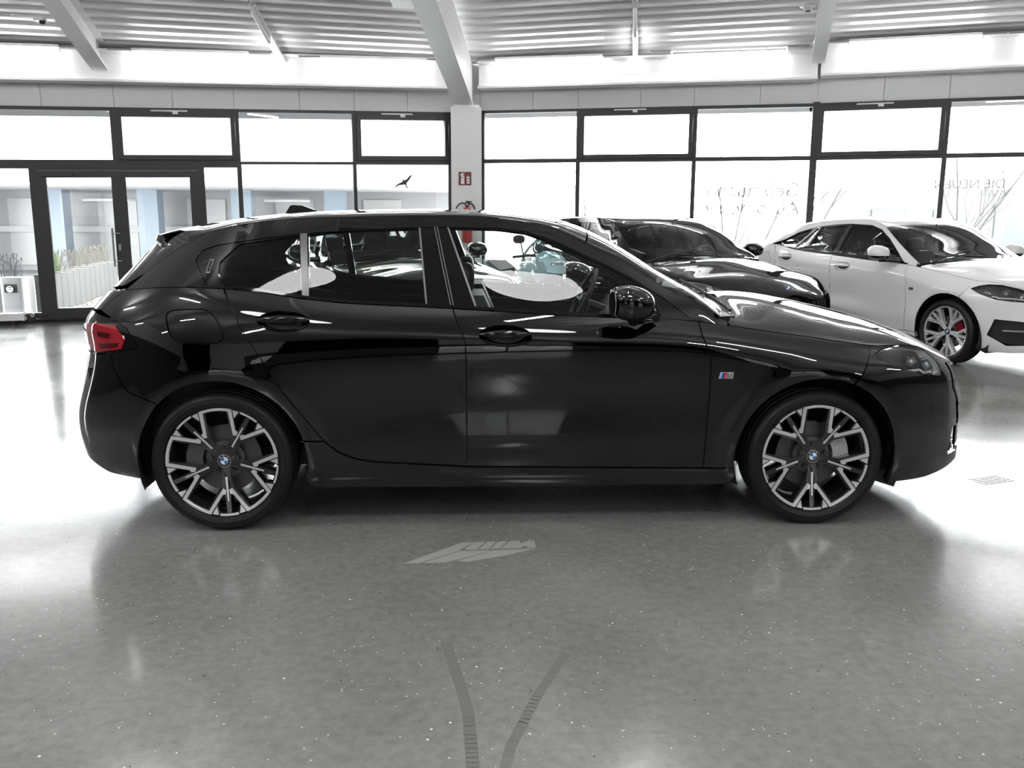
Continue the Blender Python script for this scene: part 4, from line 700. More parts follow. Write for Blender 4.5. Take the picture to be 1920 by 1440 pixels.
def build_car(label, cat, group, cfg, pan, paint, loc, rz, style):
    root = empty('car', (0, 0, 0)); tag(root, label, cat, group)
    C = Car(cfg, pan, paint, root); B, P = C.B, C.P; SMX, SMN = B.smax, B.smin
    # lower body
    fd = C.surf('front_door', 'L', [P['front_door'], P['handle_front']], paint, gap=.0028)
    rd = C.surf('rear_door', 'L', [P['rear_door'], P['handle_rear']], paint, gap=.0028)
    ff = C.surf('front_fender', 'L', [P['front_fender']], paint)
    qp = C.surf('quarter_panel', 'L', [P['quarter_panel'], P['fuel_flap']], paint)
    C.surf('fuel_flap', 'L', [P['fuel_flap']], paint, qp, gap=.002)
    C.surf('side_skirt', 'L', [P['side_skirt']], paint if style.get('skirt') else GBLK, gap=.002, flange=.03)
    # shell behind the gaps
    for nm in ('front_door', 'rear_door', 'quarter_panel', 'front_fender'):
        pass
    outl = np.array(style['shell']); C.surf('inner_shell', 'L', [outl], MBLK, gap=0, off=-.016, flange=0, step=.03, res=(.06, .05))
    # handles: dished recess and a grip
    for nm, par in (('handle_front', fd), ('handle_rear', rd)):
        H = P[nm]; c = H.mean(0)
        rings = [1.0, .9, .7, .45, .2]; dep = [0, .010, .017, .020, .021]
        for m, pp in zip((1, -1), par):
            v = []; f = []; n = len(H)
            for rr, dd in zip(rings, dep):
                Q = c+(H-c)*rr; X = B.L(Q[:, 0], Q[:, 1]); N = B.normal(B.L, Q[:, 0], Q[:, 1]); N *= np.sign(-N[:, 1:2]); X = X-N*dd
                if m < 0: X[:, 1] *= -1
                v += list(X)
            for i in range(len(rings)-1): f += [(i*n+k, i*n+(k+1) % n, (i+1)*n+(k+1) % n, (i+1)*n+k) for k in range(n)]
            f.append(tuple((len(rings)-1)*n+k for k in range(n)))
            o = meshobj('handle_recess', v, f, paint if style.get('body_handles') else GBLK, pp, True)
            p0, nn = C.pt('L', c[0], c[1]); g = MB(); hw = (H[:, 0].max()-H[:, 0].min())/2
            bar = []; rad = []
            for k in range(13):
                t = -1+k/6; q, n2 = C.pt('L', c[0]+t*hw*.98, c[1]+.006); q = q+n2*(.012*(1-t*t)+.001)
                if m < 0: q.y *= -1
                bar.append(q); rad.append(.017*(1-.86*t*t)**.6+.001)
            g.tube(bar, rad, 14); g.build('door_handle', GBLK if not style.get('body_handles') else paint, pp, True, 60)
    # bumpers and lamps
    fb_holes = [P['headlight']]+[np.array(q) for q in style['fholes']]
    fb = C.surf('front_bumper', 'L', [P['front_bumper']]+fb_holes, paint)
    rb = C.surf('rear_bumper', 'L', [P['rear_bumper']], paint)
    lower = np.array([[-2.24, .33], [-1.80, .335], [-1.74, .27], [-1.62, .25], [-1.62, .22], [-2.24, .24]])
    C.surf('diffuser', 'L', [lower], GBLK, gap=0, off=-.012, flange=.02)
    C.surf('front_grille_backing', 'L', [np.array(style['fback'])], MBLK, gap=0, off=-.03, flange=0)
    for q in style['fholes'][:1]:
        qa = np.array(q); ks = C.surf('kidney_grille', 'L', [qa, qa.mean(0)+(qa-qa.mean(0))*.86], style.get('kidney', GBLK), gap=.001, off=.004, flange=.03, step=.01)
        for m, ko in zip((1, -1), ks):
            s = MB(); x0, x1 = qa[:, 0].min(), qa[:, 0].max(); z0, z1 = qa[:, 1].min(), qa[:, 1].max(); n = 7
            for k in range(n):
                ss = x0+(x1-x0)*(k+.5)/n; a, _ = C.pt('L', ss, z0+.012, -.012); b, _ = C.pt('L', ss, z1-.012, -.012)
                if m < 0: a.y *= -1; b.y *= -1
                s.tube([a, b], .0045, 6)
            s.build('grille_bar', style.get('bar', GBLK), ko)
    HL = P['headlight']; hl = C.surf('headlight', 'L', [HL], LENS, gap=.002, off=-.001, flange=0, step=.012, res=(.02, .016))
    hc = HL.mean(0)
    dish = C.surf('lamp_housing', 'L', [hc+(HL-hc)*.985], MBLK if style.get('darklamp') else pbr('lamp reflector', (.82, .82, .83), .3, .0), hl, gap=0, off=-.030, flange=-.029, step=.02, res=(.03, .02))
    for m, ho in zip((1, -1), hl):
        xs = HL[:, 0]; x0, x1 = xs.min(), xs.max()
        for k, (fx, fz, r) in enumerate(((.50, .0, .030), (.74, -.012, .034))):
            s = x0+(x1-x0)*fx; near = HL[np.abs(HL[:, 0]-s) < .12]; z = (near[:, 1].max()+near[:, 1].min())/2+fz
            p, n = C.pt('L', s, z, -.018)
            if m < 0: p.y *= -1; n.y *= -1
            mb = MB(); a = n.cross(Vector((0, 0, 1))).normalized(); b = a.cross(n)
            mb.lathe([(r*1.25, .014), (r, .0), (r*.8, -.008), (0, -.012)], lambda u, v, h: p+a*u+b*v+n*h, 24); mb.build('lamp_module', CHROME, ho, True)
            mb = MB(); mb.ellipsoid(p+n*.002, (r*.62, r*.62, r*.62), 16, 10); mb.build('projector_lens', pbr('projector glass', (.25, .27, .3), .03, 0, 1.0), ho, True)
        mb = MB(); pts = []
        for t in np.linspace(.30, .92, 14):
            s = x0+(x1-x0)*t; near = HL[np.abs(HL[:, 0]-s) < .10]; p, n = C.pt('L', s, near[:, 1].min()*.8+near[:, 1].max()*.2, -.012)
            if m < 0: p.y *= -1
            pts.append(p)
        mb.tube(pts, .006, 8); mb.build('light_guide', WHT, ho, True)
    # top strips
    s0, s1 = .965, SMX
    tt = np.linspace(0, 1, 14)
    cowl = lambda t: .885+.135*t**.8
    hoodback = lambda t: .899+.175*t**.8
    hood = [(hoodback(t), t) for t in tt[1:]]+[(SMX-.04, 1.0), (SMX-.04, .02)]+[(s, .004) for s in np.linspace(SMX-.1, .93, 30)]
    bo = C.surf('bonnet', 'TL', [hood], paint, gap=.0, flange=.02, step=.03, res=(.03, .06))
    C.surf('cowl', 'TL', [[(cowl(t)-.10, t) for t in tt]+[(hoodback(t)+.03, t) for t in tt[::-1]]], MBLK, gap=0, off=-.022, flange=0, step=.03)
    rf = style['rf']   # roof front edge (s at side, s at centre)
    wtop = lambda t: rf[0]+(rf[1]-rf[0])*t
    C.surf('windscreen', 'TG', [[(wtop(t)+.006, t) for t in np.linspace(.035, 1, 14)]+[(cowl(t)-.012, t) for t in np.linspace(1, .035, 14)]], GLSW, gap=0, off=-.002, flange=0, step=.03, res=(.03, .06))
    C.surf('windscreen_pillar', 'TG', [[(s, .0) for s in np.linspace(wtop(0), .885, 20)]+[(s, .033) for s in np.linspace(.885, wtop(0), 20)]], paint, gap=0, flange=.02, step=.02)
    re = style['re']
    C.surf('roof', 'TG', [[(wtop(t), t) for t in np.linspace(1, 0.0, 12)]+[(s, .0) for s in np.linspace(wtop(0)-.05, re[0]+.05, 30)]+[(re[0]+(re[1]-re[0])*t, t) for t in np.linspace(0, 1, 10)]], paint, gap=.001, flange=.02, step=.03, res=(.04, .06))
    for (sa, ta), (sb, tb_) in (((.955, .30), (.86, .92)), ((1.0, 1.15), (.90, .55))):
        pts = []
        for q in np.linspace(0, 1, 14):
            s_, t_ = sa+(sb-sa)*q, ta+(tb_-ta)*q; mm = -1 if t_ > 1 else 1; t_ = 2-t_ if t_ > 1 else t_
            p = B.T([s_], [t_], 'G')[0]; pts.append(Vector((p[0], p[1]*mm, p[2]))+Vector((.008, 0, .016)))
        w = MB(); w.tube(pts, .008, 8); w.build('wiper', MBLK, root, True)
    # glasshouse sides
    dlo = P['dlo']; fr = C.surf('side_frame', 'G', [P['side_frame'], dlo], paint, gap=.001, flange=.02)
    sp = P['split']; k = sp[1]-sp[0]
    W3 = ('front_side_window', 'rear_side_window', 'quarter_window')
    tr = C.surf('window_trim', 'G', [dlo]+[P[w] for w in W3], GBLK, gap=.001, off=-.003, flange=.018, step=.014, res=(.03, .03))
    for w in W3: C.surf(w, 'G', [P[w]], GLS if w == 'front_side_window' else (GLS if style.get('clear') else GLSD), gap=-.004, off=-.008, flange=0, res=(.05, .05))
    C.surf('window_divider', 'G', [P['window_divider']], SEAL, gap=0, off=.002, flange=.012)
    for w in ('seal_rear', 'seal_front'):
        if w in P: C.surf('window_seal', 'G', [P[w]], SEAL, gap=0, off=.001, flange=.006)
    g = np.array([1., 0])*.004; C.surf('door_gap', 'G', [[sp[0]-g, sp[0]+g, sp[1]+g, sp[1]-g]], pbr('gap black', (.0, .0, .0), .9), gap=0, off=-.001, flange=.004)
    for e in (-1, 1): C.surf('pillar_edge', 'G', [[sp[0]+g*(e*1.6-.4), sp[0]+g*(e*1.6+.4), sp[1]+g*(e*1.6+.4), sp[1]+g*(e*1.6-.4)]], SEAL, gap=0, off=.0005, flange=.004)
    # belt moulding
    d0 = style['belt']; ss = np.linspace(d0[0], d0[1], 40); zb = B.zT(ss)
    C.surf('belt_moulding', 'G', [[(s, z+.001) for s, z in zip(ss, zb)]+[(s, z+.013) for s, z in zip(ss[::-1], zb[::-1])]], GBLK if not style.get('chrome') else CHROME, gap=0, off=.004, flange=.006)
    # rear: tailgate, glass, lamps
    C.surf('tailgate', 'L', [P['tailgate']], paint)
    tl = C.surf('taillight', 'L', [P['taillight']], GBLK, gap=.002, off=-.001, flange=.02)
    C.surf('tail_lens', 'L', [P['taillight_lens']], REDL, tl, gap=.0, off=.004, flange=.006, step=.012)
    for k in ('lens_bar', 'lens_bar_low'): C.surf('lens_bar', 'L', [P[k]], pbr('dark red bar', (.07, .004, .006), .1), tl, gap=0, off=.0055, flange=.002, step=.012)
    if style.get('numeral'):
        for k in ('numeral', 'numeral_flag'): C.surf('numeral', 'G', [P[k], P[k].mean(0)+(P[k]-P[k].mean(0))*np.array([.72, .80])], SEAL, gap=0, off=.001, flange=.003, step=.01)
    z0 = float(B.zT(np.array([-2.0]))[0]); e0 = style['hatch']
    C.surf('hatch_blade', 'G', [style['blade']], GBLK, gap=.002, off=-.001, flange=.02)
    C.surf('rear_window', 'G', [e0], GLSD if not style.get('clear') else GLS, gap=.004, off=-.004, flange=.01)
    if style.get('spoiler'): style['spoiler'](C, B)
    # wheels and the arches behind them
    for x, ang, rot, cm in ((1.335, 20, style['rot'][1], style['cal'][0]), (-1.335, 172, style['rot'][0], style['cal'][1])):
        for sd in (1, -1):
            wheel(C, 'wheel', x, sd, style.get('spoke', SILV), cm, ang if sd > 0 else 180-ang, rot)
            mb = MB(); mb.lathe([(.372, -.86), (.385, -.80), (.385, -.52), (.06, -.50), (0, -.50)], lambda a, b, h: Vector((x+a, h*sd, .317+b)), 40, a0=-.35, a1=math.pi+.35)
            mb.build('wheel_arch_liner', MBLK, root)
    ub = MB(); ub.box((-1.0, -.74, .17), (1.0, .74, .26)); ub.box((-1.72, -.49, .20), (-.9, .49, .6)); ub.box((.9, -.49, .20), (1.75, .49, .62)); ub.box((1.72, -.6, .22), (2.02, .6, .5)); ub.box((-2.0, -.6, .28), (-1.72, .6, .7)); ub.build('underbody', MBLK, root)
    for sd in (1, -1):
        f = MB(); x0 = 1.60; f.prism([(1.62, .235), (1.775, .245), (1.745, .155), (1.64, .19)], -.80, -.60, lambda u, v, d: Vector((u, d*sd, v))); f.build('wheel_deflector', MBLK, root)
    # mirrors
    for sd in (1, -1):
        M_ = Vector(style['mirror']); mb = MB(); nu, nv = 28, 18; v = []
        cap = MB(); cap.ellipsoid((0, 0, 0), (.098, .105, .078), 32, 20, 2.5)
        cut = []
        for q in cap.v:
            x_, y_, z_ = q
            x_ = max(x_, -.078)+.02*z_/.078*(-.4); z_ = z_*(1.0-.18*max(0, (x_+.02))/.1) if z_ > 0 else z_*.95
            cut.append((x_+M_.x, (y_-M_.y)*1.0 if False else (y_+M_.y)*1, z_+M_.z))
        up = [i for i, q in enumerate(cut)]
        capf = [f for f in cap.f if sum(cap.v[i][2] for i in f)/4 > -.034]; lowf = [f for f in cap.f if f not in capf]
        yy = lambda L_: [(a, b*sd if sd < 0 else b, c) for a, b, c in L_]
        fix = [(a, b if sd > 0 else -b, c) for a, b, c in cut]
        o = MB().add(fix, capf).build('mirror_cap', style.get('mcap', paint), root, True, 50)
        l = MB().add([(a, b, c) for a, b, c in fix], lowf); l.build('mirror_base', GBLK, o, True, 50)
        s = MB(); y0 = M_.y*sd
        s.tube([(M_.x+.01, y0, M_.z-.068), (M_.x+.07, y0+.07*sd, M_.z-.072), (M_.x+.13, (M_.y+.16)*sd, M_.z-.075)], [.03, .024, .028], 12); s.build('mirror_arm', GBLK, o, True)
        gl = MB(); gl.prism([(y*.094, z*.062) for y, z in [(math.cos(a), math.sin(a)) for a in np.linspace(0, 2*math.pi, 24, endpoint=False)]], -.0815, -.079, lambda u, v_, d: Vector((M_.x+d, y0+u, M_.z+v_))); gl.build('mirror_glass', CHROME, o)
    # interior
    ti = MB(); ti.box((-1.45, -.70, .26), (.95, .70, .34)); ti.build('cabin_floor', LEATH, root)
    db = MB(); db.prism([(.48, .62), (.50, .86), (.60, .93), (.98, .95), (.98, .5), (.6, .5)], -.70, .70, lambda u, v_, d: Vector((u, d, v_))); db.build('dashboard', LEATH, root)
    for sy in (-.37, .37):
        s = MB(); s.prism(rrect(.52, .50, .09), -.07, .07, lambda u, v_, d: Vector((.24+u, sy+v_, .50+d))); so = s.build('front_seat', LEATH, root)
        b = MB(); ang = math.radians(24)
        b.prism([(-.25, 0), (.25, 0), (.26, .3), (.20, .56), (-.20, .56), (-.26, .3)], -.055, .055, lambda u, v_, d: Vector((.0-v_*math.sin(ang)+d, sy+u, .52+v_*math.cos(ang)))); b.build('backrest', LEATH, so)
        h = MB(); h.ellipsoid((-.26, sy, 1.10), (.045, .12, .075), 18, 10, 3.); h.build('headrest', LEATH, so, True)
    s = MB(); s.box((-1.15, -.62, .42), (-.72, .62, .58)); so = s.build('rear_seat', LEATH, root)
    s = MB(); s.prism([(-.95, .55), (-1.28, .98), (-1.38, .96), (-1.12, .5)], -.62, .62, lambda u, v_, d: Vector((u, d, v_))); s.build('rear_backrest', LEATH, so)
    sw = MB(); cx, cy, cz = .40, .37, .93
    ring = [Vector((cx+.08*math.sin(a)*1.0, cy+.18*math.cos(a), cz+.165*math.sin(a))) for a in np.linspace(0, 2*math.pi, 32, endpoint=False)]
    sw.tube(ring, .014, 8, True)
    for a in (0, math.pi, -math.pi/2): sw.tube([ring[int(round((a % (2*math.pi))/(2*math.pi)*32)) % 32], (cx+.02, cy, cz-.02)], .012, 6)
    sw.ellipsoid((cx+.02, cy, cz-.02), (.03, .07, .06)); sw.tube([(cx+.02, cy, cz-.02), (cx+.25, cy, cz-.1)], .03, 8); sw.build('steering_wheel', LEATH, root, True)
    im = MB(); im.ellipsoid((.28, 0, 1.27), (.02, .12, .035), 18, 10, 3.5); im.tube([(.28, 0, 1.29), (.36, 0, 1.335)], .01, 8); im.build('interior_mirror', MBLK, root, True)
    # trunk-side trims keep daylight out of the load bay
    for sd in (1, -1):
        it = MB(); it.prism([(-1.05, .3), (-1.05, .95), (-1.45, 1.02), (-1.8, .95), (-1.8, .35)], .60, .66, lambda u, v_, d: Vector((u, d*sd, v_))); it.build('load_bay_trim', LEATH, root)
        it = MB(); it.prism([(-.98, .28), (-1.0, .93), (-.3, .92), (.80, .87), (.80, .28)], .70, .745, lambda u, v_, d: Vector((u, d*sd, v_))); it.build('door_trim', LEATH, root)
    # emblem on the nose, side badge
    be = P['badge']; c = be.mean(0); 
    for sd, po in zip((1, -1), ff):
        p, n = C.pt('L', c[0], c[1], .002); ex = (C.pt('L', c[0]+.01, c[1])[0]-C.pt('L', c[0]-.01, c[1])[0]).normalized()
        def mp(u, v_, d):
            q = p+ex*u+Vector((0, 0, v_))+n*d
            return Vector((q.x, q.y*sd, q.z))
        sl = .006; hh = .0125
        bo_ = MB()
        w0 = -.030
        M6 = [(.0, -hh), (.005, hh), (.012, hh), (.0155, -.002), (.023, hh), (.031, hh), (.031, -hh), (.024, -hh), (.024, .002), (.017, -hh), (.013, -hh), (.009, .001), (.007, -hh)]
        bo_.prism([(u-.001, v_) for u, v_ in M6], -.001, .002, mp); o = bo_.build('badge', CHROME, po)
        for k, col in enumerate((('badge light blue', (.25, .5, .85)), ('badge dark blue', (.03, .05, .22)), ('badge red', (.65, .02, .03)))):
            st = MB(); u0 = w0+k*.0095; st.prism([(u0, -hh), (u0+.0085, -hh), (u0+.0085+sl, hh), (u0+sl, hh)], -.001, .0018, mp); st.build('badge_stripe', pbr(*col, .3), o)
        fr_ = MB(); fr_.prism([(w0-.002, -hh-.002), (.033, -hh-.002), (.034, hh+.002), (w0+sl-.001, hh+.002)], -.003, -.0005, mp); fr_.build('badge_base', SILV, o)
    root.location = loc; root.rotation_euler = (0, 0, rz)
    return C
# ------------------------------------------------------------------ the cars
def shell_outline(B):
    a = lambda xc, r, a0, a1, n: [(xc+r*math.cos(t), .317+r*math.sin(t)) for t in np.radians(np.linspace(a0, a1, n))]
    s = np.linspace(1.74, -1.72, 40)
    return [(1.76, .66)]+[(x, float(B.zT(np.array([x]))[0])-.012) for x in s]+[(-1.76, .62)]+a(-1.335, .40, 150, -12, 24)+[(-.9, .21), (.9, .21)]+a(1.335, .40, 192, 35, 24)
SMX, SMN = Body.XF+Body.SF*.8, Body.XR-Body.SR*.8
KIDNEY = [(SMX-.33, .665), (SMX-.04, .655), (SMX-.03, .53), (SMX-.10, .46), (SMX-.26, .47), (SMX-.34, .55)]
FHOLES = [[(1.895, .712), (2.05, .69), (SMX-.04, .645), (SMX-.03, .53), (SMX-.10, .46), (2.0, .49), (1.90, .60)],
          [(SMX-.42, .40), (SMX, .40), (SMX, .27), (SMX-.46, .27)],
          [(1.94, .58), (2.0, .54), (2.02, .33), (1.955, .30)]]
FBACK = [(1.86, .70), (SMX, .70), (SMX, .24), (1.86, .26)]
def hatch_spoiler(C, B):
    """roof spoiler whose side faces run down to the hatch seam"""
    prof = []; SE = [(-1.448, 1.338, 1.0), (-1.57, 1.322, .97), (-1.690, 1.303, .88), (-1.700, 1.276, .88), (-1.66, 1.262, .93), (-1.597, 1.236, .955)]
    CE = [(-1.56, None, 0), (-1.69, 1.330, 0), (-1.80, 1.299, 0), (-1.807, 1.266, 0), (-1.75, 1.250, 0), (-1.67, 1.235, 0)]
    def gy(x, z):       # half width of the glasshouse patch at (x, z)
        ss = np.linspace(B.smin, -.9, 600); P = B.G(ss, ss*0+z); return abs(float(P[np.argmin(np.abs(P[:, 0]-x)), 1]))
    e0 = abs(B.T([-1.448], [0.], 'G')[0][1]); SE = [(x, z, min(1., gy(x, z)/e0)) for x, z, k in SE]
    for t in np.linspace(0, 1, 18):
        e = B.T([-1.448-.112*t], [t], 'G')[0]; q = min(1., (abs(e[1])/.54)**2); row = []
        for k, (a, b) in enumerate(zip(SE, CE)):
            if k == 0: row.append((e[0]+.004, e[1], e[2])); continue
            row.append((b[0]+(a[0]-b[0])*q, e[1]*(1-(1-a[2])*q), b[1]+(a[1]-b[1])*q))
        prof.append(row)
    full = prof+[[(a, -b, c) for a, b, c in r] for r in prof[-2::-1]]; n = 6; mb = MB()
    mb.v = [p for r in full for p in r]
    mb.f = [(i*n+k, (i+1)*n+k, (i+1)*n+(k+1) % n, i*n+(k+1) % n) for i in range(len(full)-1) for k in range(n)]+[tuple(range(n)), tuple((len(full)-1)*n+k for k in range(n-1, -1, -1))]
    mb.build('roof_spoiler', C.paint, C.root, True, 35)
def main_car():
    B = Body(CAR)
    hz = np.array(PAN['side_frame'])[-3:]          # hatch line, top to bottom
    top = [(-1.80, 1.285), (SMN, 1.285)]; 
    hatch = [(-1.985, 1.055), (SMN, 1.05), (SMN, 1.262), (-1.935, 1.262)]
    st = dict(shell=shell_outline(B), fholes=FHOLES, fback=FBACK, rf=(.285, .36), re=(-1.448, -1.56), belt=(-1.26, .80), hatch=hatch, blade=[tuple(hz[0]), tuple(hz[1]), tuple(hz[2]), (-1.80, 1.075), (-1.985, 1.055), (-1.935, 1.262), (-1.80, 1.268), (-1.70, 1.283), (-1.56, 1.30)], rot=(7.7-3.0, 0), cal=(CALI, CAST), mirror=(.446, -1.00, 1.036), spoiler=hatch_spoiler, skirt=True, numeral=True)
    C = build_car('glossy black five-door hatchback in side view filling the middle of the hall', 'car', None, CAR, PAN, PAINT, (0, 0, 0), 0, st)
    # shark-fin antenna
    a = MB(); prof = [(-1.14, 0), (-1.115, .030), (-1.10, .036), (-1.06, .034), (-.98, .010), (-.955, 0)]
    v = []; 
    z0 = float(B.zC(np.array([-1.05]))[0])-.012
    fin = [(-1.19, .0), (-1.165, .042), (-1.15, .046), (-1.10, .043), (-1.04, .022), (-1.00, .0)]
    a.prism(fin, -.018, .018, lambda u, v_, d: Vector((u, d*(1-v_/.07), z0+v_))); a.build('antenna', GBLK, C.root)
    return C
MAIN = main_car()
# the cars parked behind
def parked_cars():
    B = Body(CAR); hz = np.array(PAN['side_frame'])[-3:]
    hatch = [(-1.985, 1.055), (SMN, 1.05), (SMN, 1.262), (-1.935, 1.262)]
    st = dict(shell=shell_outline(B), fholes=FHOLES, fback=FBACK, rf=(.285, .36), re=(-1.448, -1.56), belt=(-1.26, .80), hatch=hatch, blade=[tuple(hz[0]), tuple(hz[1]), tuple(hz[2]), (-1.80, 1.075), (-1.985, 1.055), (-1.935, 1.262), (-1.80, 1.268), (-1.70, 1.283), (-1.56, 1.30)], rot=(20, -11), cal=(CALI, CAST), mirror=(.548, -1.00, 1.052), spoiler=hatch_spoiler, clear=True, chrome=True, skirt=True)
    C = build_car('black parked hatchback facing the viewer between the front car and the white car', 'car', 'cars parked in a row behind', CAR, PAN, PAINT, (1.807, 5.358, 0), -1.15, st)
    for sd in (0,):
        p, n = C.pt('L', SMX-.012, .62)
        z = float(C.B.zC(np.array([2.18]))[0]); emblem(C.root, Vector((2.165, 0, .762)), Vector((.75, 0, .66)), .041)
    third = copy_tree(C.root); third.location = (-1.32, 5.15, 0); third.rotation_euler = (0, 0, -1.08)
    third['label'] = 'black hatchback behind the front car, seen only through its side windows'
    # white fastback saloon
    c2 = dict(CAR); p2 = dict(PAN)
    c2['zR'] = ([-2.05, -1.8, -1.6, -1.33, -1.1, -.77, -.49, -.24, .072, .247, .403, .54, .69, .807, .88], [1.10, 1.15, 1.20, 1.26, 1.305, 1.352, 1.376, 1.388, 1.372, 1.322, 1.235, 1.145, 1.058, .99, .95])
    c2['zC'] = ([-2.2, -2.04, -1.85, -1.69, -1.4, -1.1, -.85, -.5, -.2, .0, .114, .2, .283, .62, .756, .9, 1.0, 1.1, 1.2, 1.36, 1.55, 1.73, 1.9, 2.03, 2.15, 2.25, 2.3], [1.10, 1.185, 1.25, 1.30, 1.355, 1.392, 1.412, 1.425, 1.427, 1.417, 1.40, 1.385, 1.362, 1.195, 1.112, 1.035, .99, .995, 1.0, .984, .947, .907, .862, .822, .765, .705, .66])
    c2['xr'] = (c2['xr'][0], c2['xr'][1][:9]+[-2.15, -2.12, -2.05, -2.0, -2.0])
    B2 = Body(c2)
    dl = [(-1.345, 1.09), (-1.2, 1.165), (-1.041, 1.238), (-.773, 1.30), (-.492, 1.33), (-.244, 1.342), (.072, 1.328), (.247, 1.282), (.403, 1.195), (.539, 1.09), (.70, .965), (.775, .935)]
    bt = [(s, float(B2.zT(np.array([s]))[0])+.006) for s in (.579, .134, -.2, -.437, -.907, -1.25)]
    zb = lambda s: float(B2.zT(np.array([s]))[0])
    p2['dlo'] = dl+bt
    p2['front_side_window'] = [(-.20, 1.318), (.065, 1.304), (.235, 1.262), (.385, 1.18), (.515, 1.08), (.60, .985), (.55, .965), (.13, zb(.13)+.022), (-.255, zb(-.255)+.022)]
    p2['rear_side_window'] = [(-.735, 1.284), (-.492, 1.307), (-.275, 1.318), (-.345, zb(-.345)+.022), (-.90, zb(-.9)+.022), (-.955, 1.07)]
    p2['quarter_window'] = [(-1.275, 1.105), (-1.18, 1.155), (-1.03, 1.222), (-.79, 1.276), (-.99, 1.068), (-1.2, 1.085)]
    p2['window_divider'] = [(-.79, 1.28), (-.735, 1.288), (-.955, 1.06), (-.99, 1.06)]
    p2['split'] = [(-.24, 1.335), (-.29, .99)]
    for k in ('seal_rear', 'seal_front'): p2.pop(k)
    sf = np.array(PAN['side_frame']); ss = np.linspace(-1.745, .86, 40)
    p2['side_frame'] = [(s, zb(s)) for s in ss]+[(s, float(B2.zR(np.array([s]))[0])) for s in np.linspace(.86, -1.72, 40)]+[(-1.78, 1.12)]
    p2['headlight'] = [(1.495, .755), (1.545, .783), (1.60, .798), (1.69, .798), (1.80, .77), (1.93, .715), (1.95, .65), (1.76, .655), (1.66, .668), (1.56, .71)]
    fh = [KIDNEY, FHOLES[1], [(1.605, .33), (1.655, .485), (1.82, .475), (1.90, .44), (1.90, .27), (1.71, .245)]]
    hatch2 = [(-1.985, 1.06), (SMN, 1.055), (SMN, 1.10), (-1.985, 1.12)]
    st2 = dict(shell=shell_outline(B2), fholes=fh, fback=FBACK[:1]+[(SMX, .70), (SMX, .24), (1.60, .26), (1.60, .55)], rf=(.285, .36), re=(-1.62, -1.70), belt=(-1.2, .76), hatch=hatch2, blade=[(-1.76, 1.17), (-1.785, 1.09), (-1.98, 1.06), (-1.98, 1.12)], rot=(20, 9), cal=(CALR, CALR), mirror=(.548, -1.00, 1.052), clear=False, spoke=pbr('silver wheel paint', (.75, .75, .76), .3, .4), darklamp=True, body_handles=True, mcap=PAINTW, skirt=True)
    C2 = build_car('white parked fastback saloon at the right edge', 'car', 'cars parked in a row behind', c2, p2, PAINTW, (4.707, 5.222, 0), -1.208, st2)
    # rear shelf of the fastback and its nose emblem
    C2.surf('boot_lid', 'TG', [[(-1.60-.08*t, t) for t in np.linspace(0, 1, 8)]+[(s, 1.0) for s in np.linspace(-1.8, -2.1, 8)]+[(s, .0) for s in np.linspace(-2.1, -1.7, 8)]], GLSD, gap=0, flange=.02, step=.04)
    emblem(C2.root, Vector((2.165, 0, .762)), Vector((.75, 0, .66)), .041)
    for sd in (1, -1):
        b = MB(); b.prism([(1.70, .395), (1.88, .40), (1.88, .385), (1.70, .38)], 0, .02, lambda u, v, d: C2.pt('L', u, v, -.008+d)[0] if sd > 0 else Vector((C2.pt('L', u, v, -.008+d)[0].x, -C2.pt('L', u, v, -.008+d)[0].y, C2.pt('L', u, v, 0)[0].z))); b.build('intake_strip', CHROME, C2.root)
parked_cars()
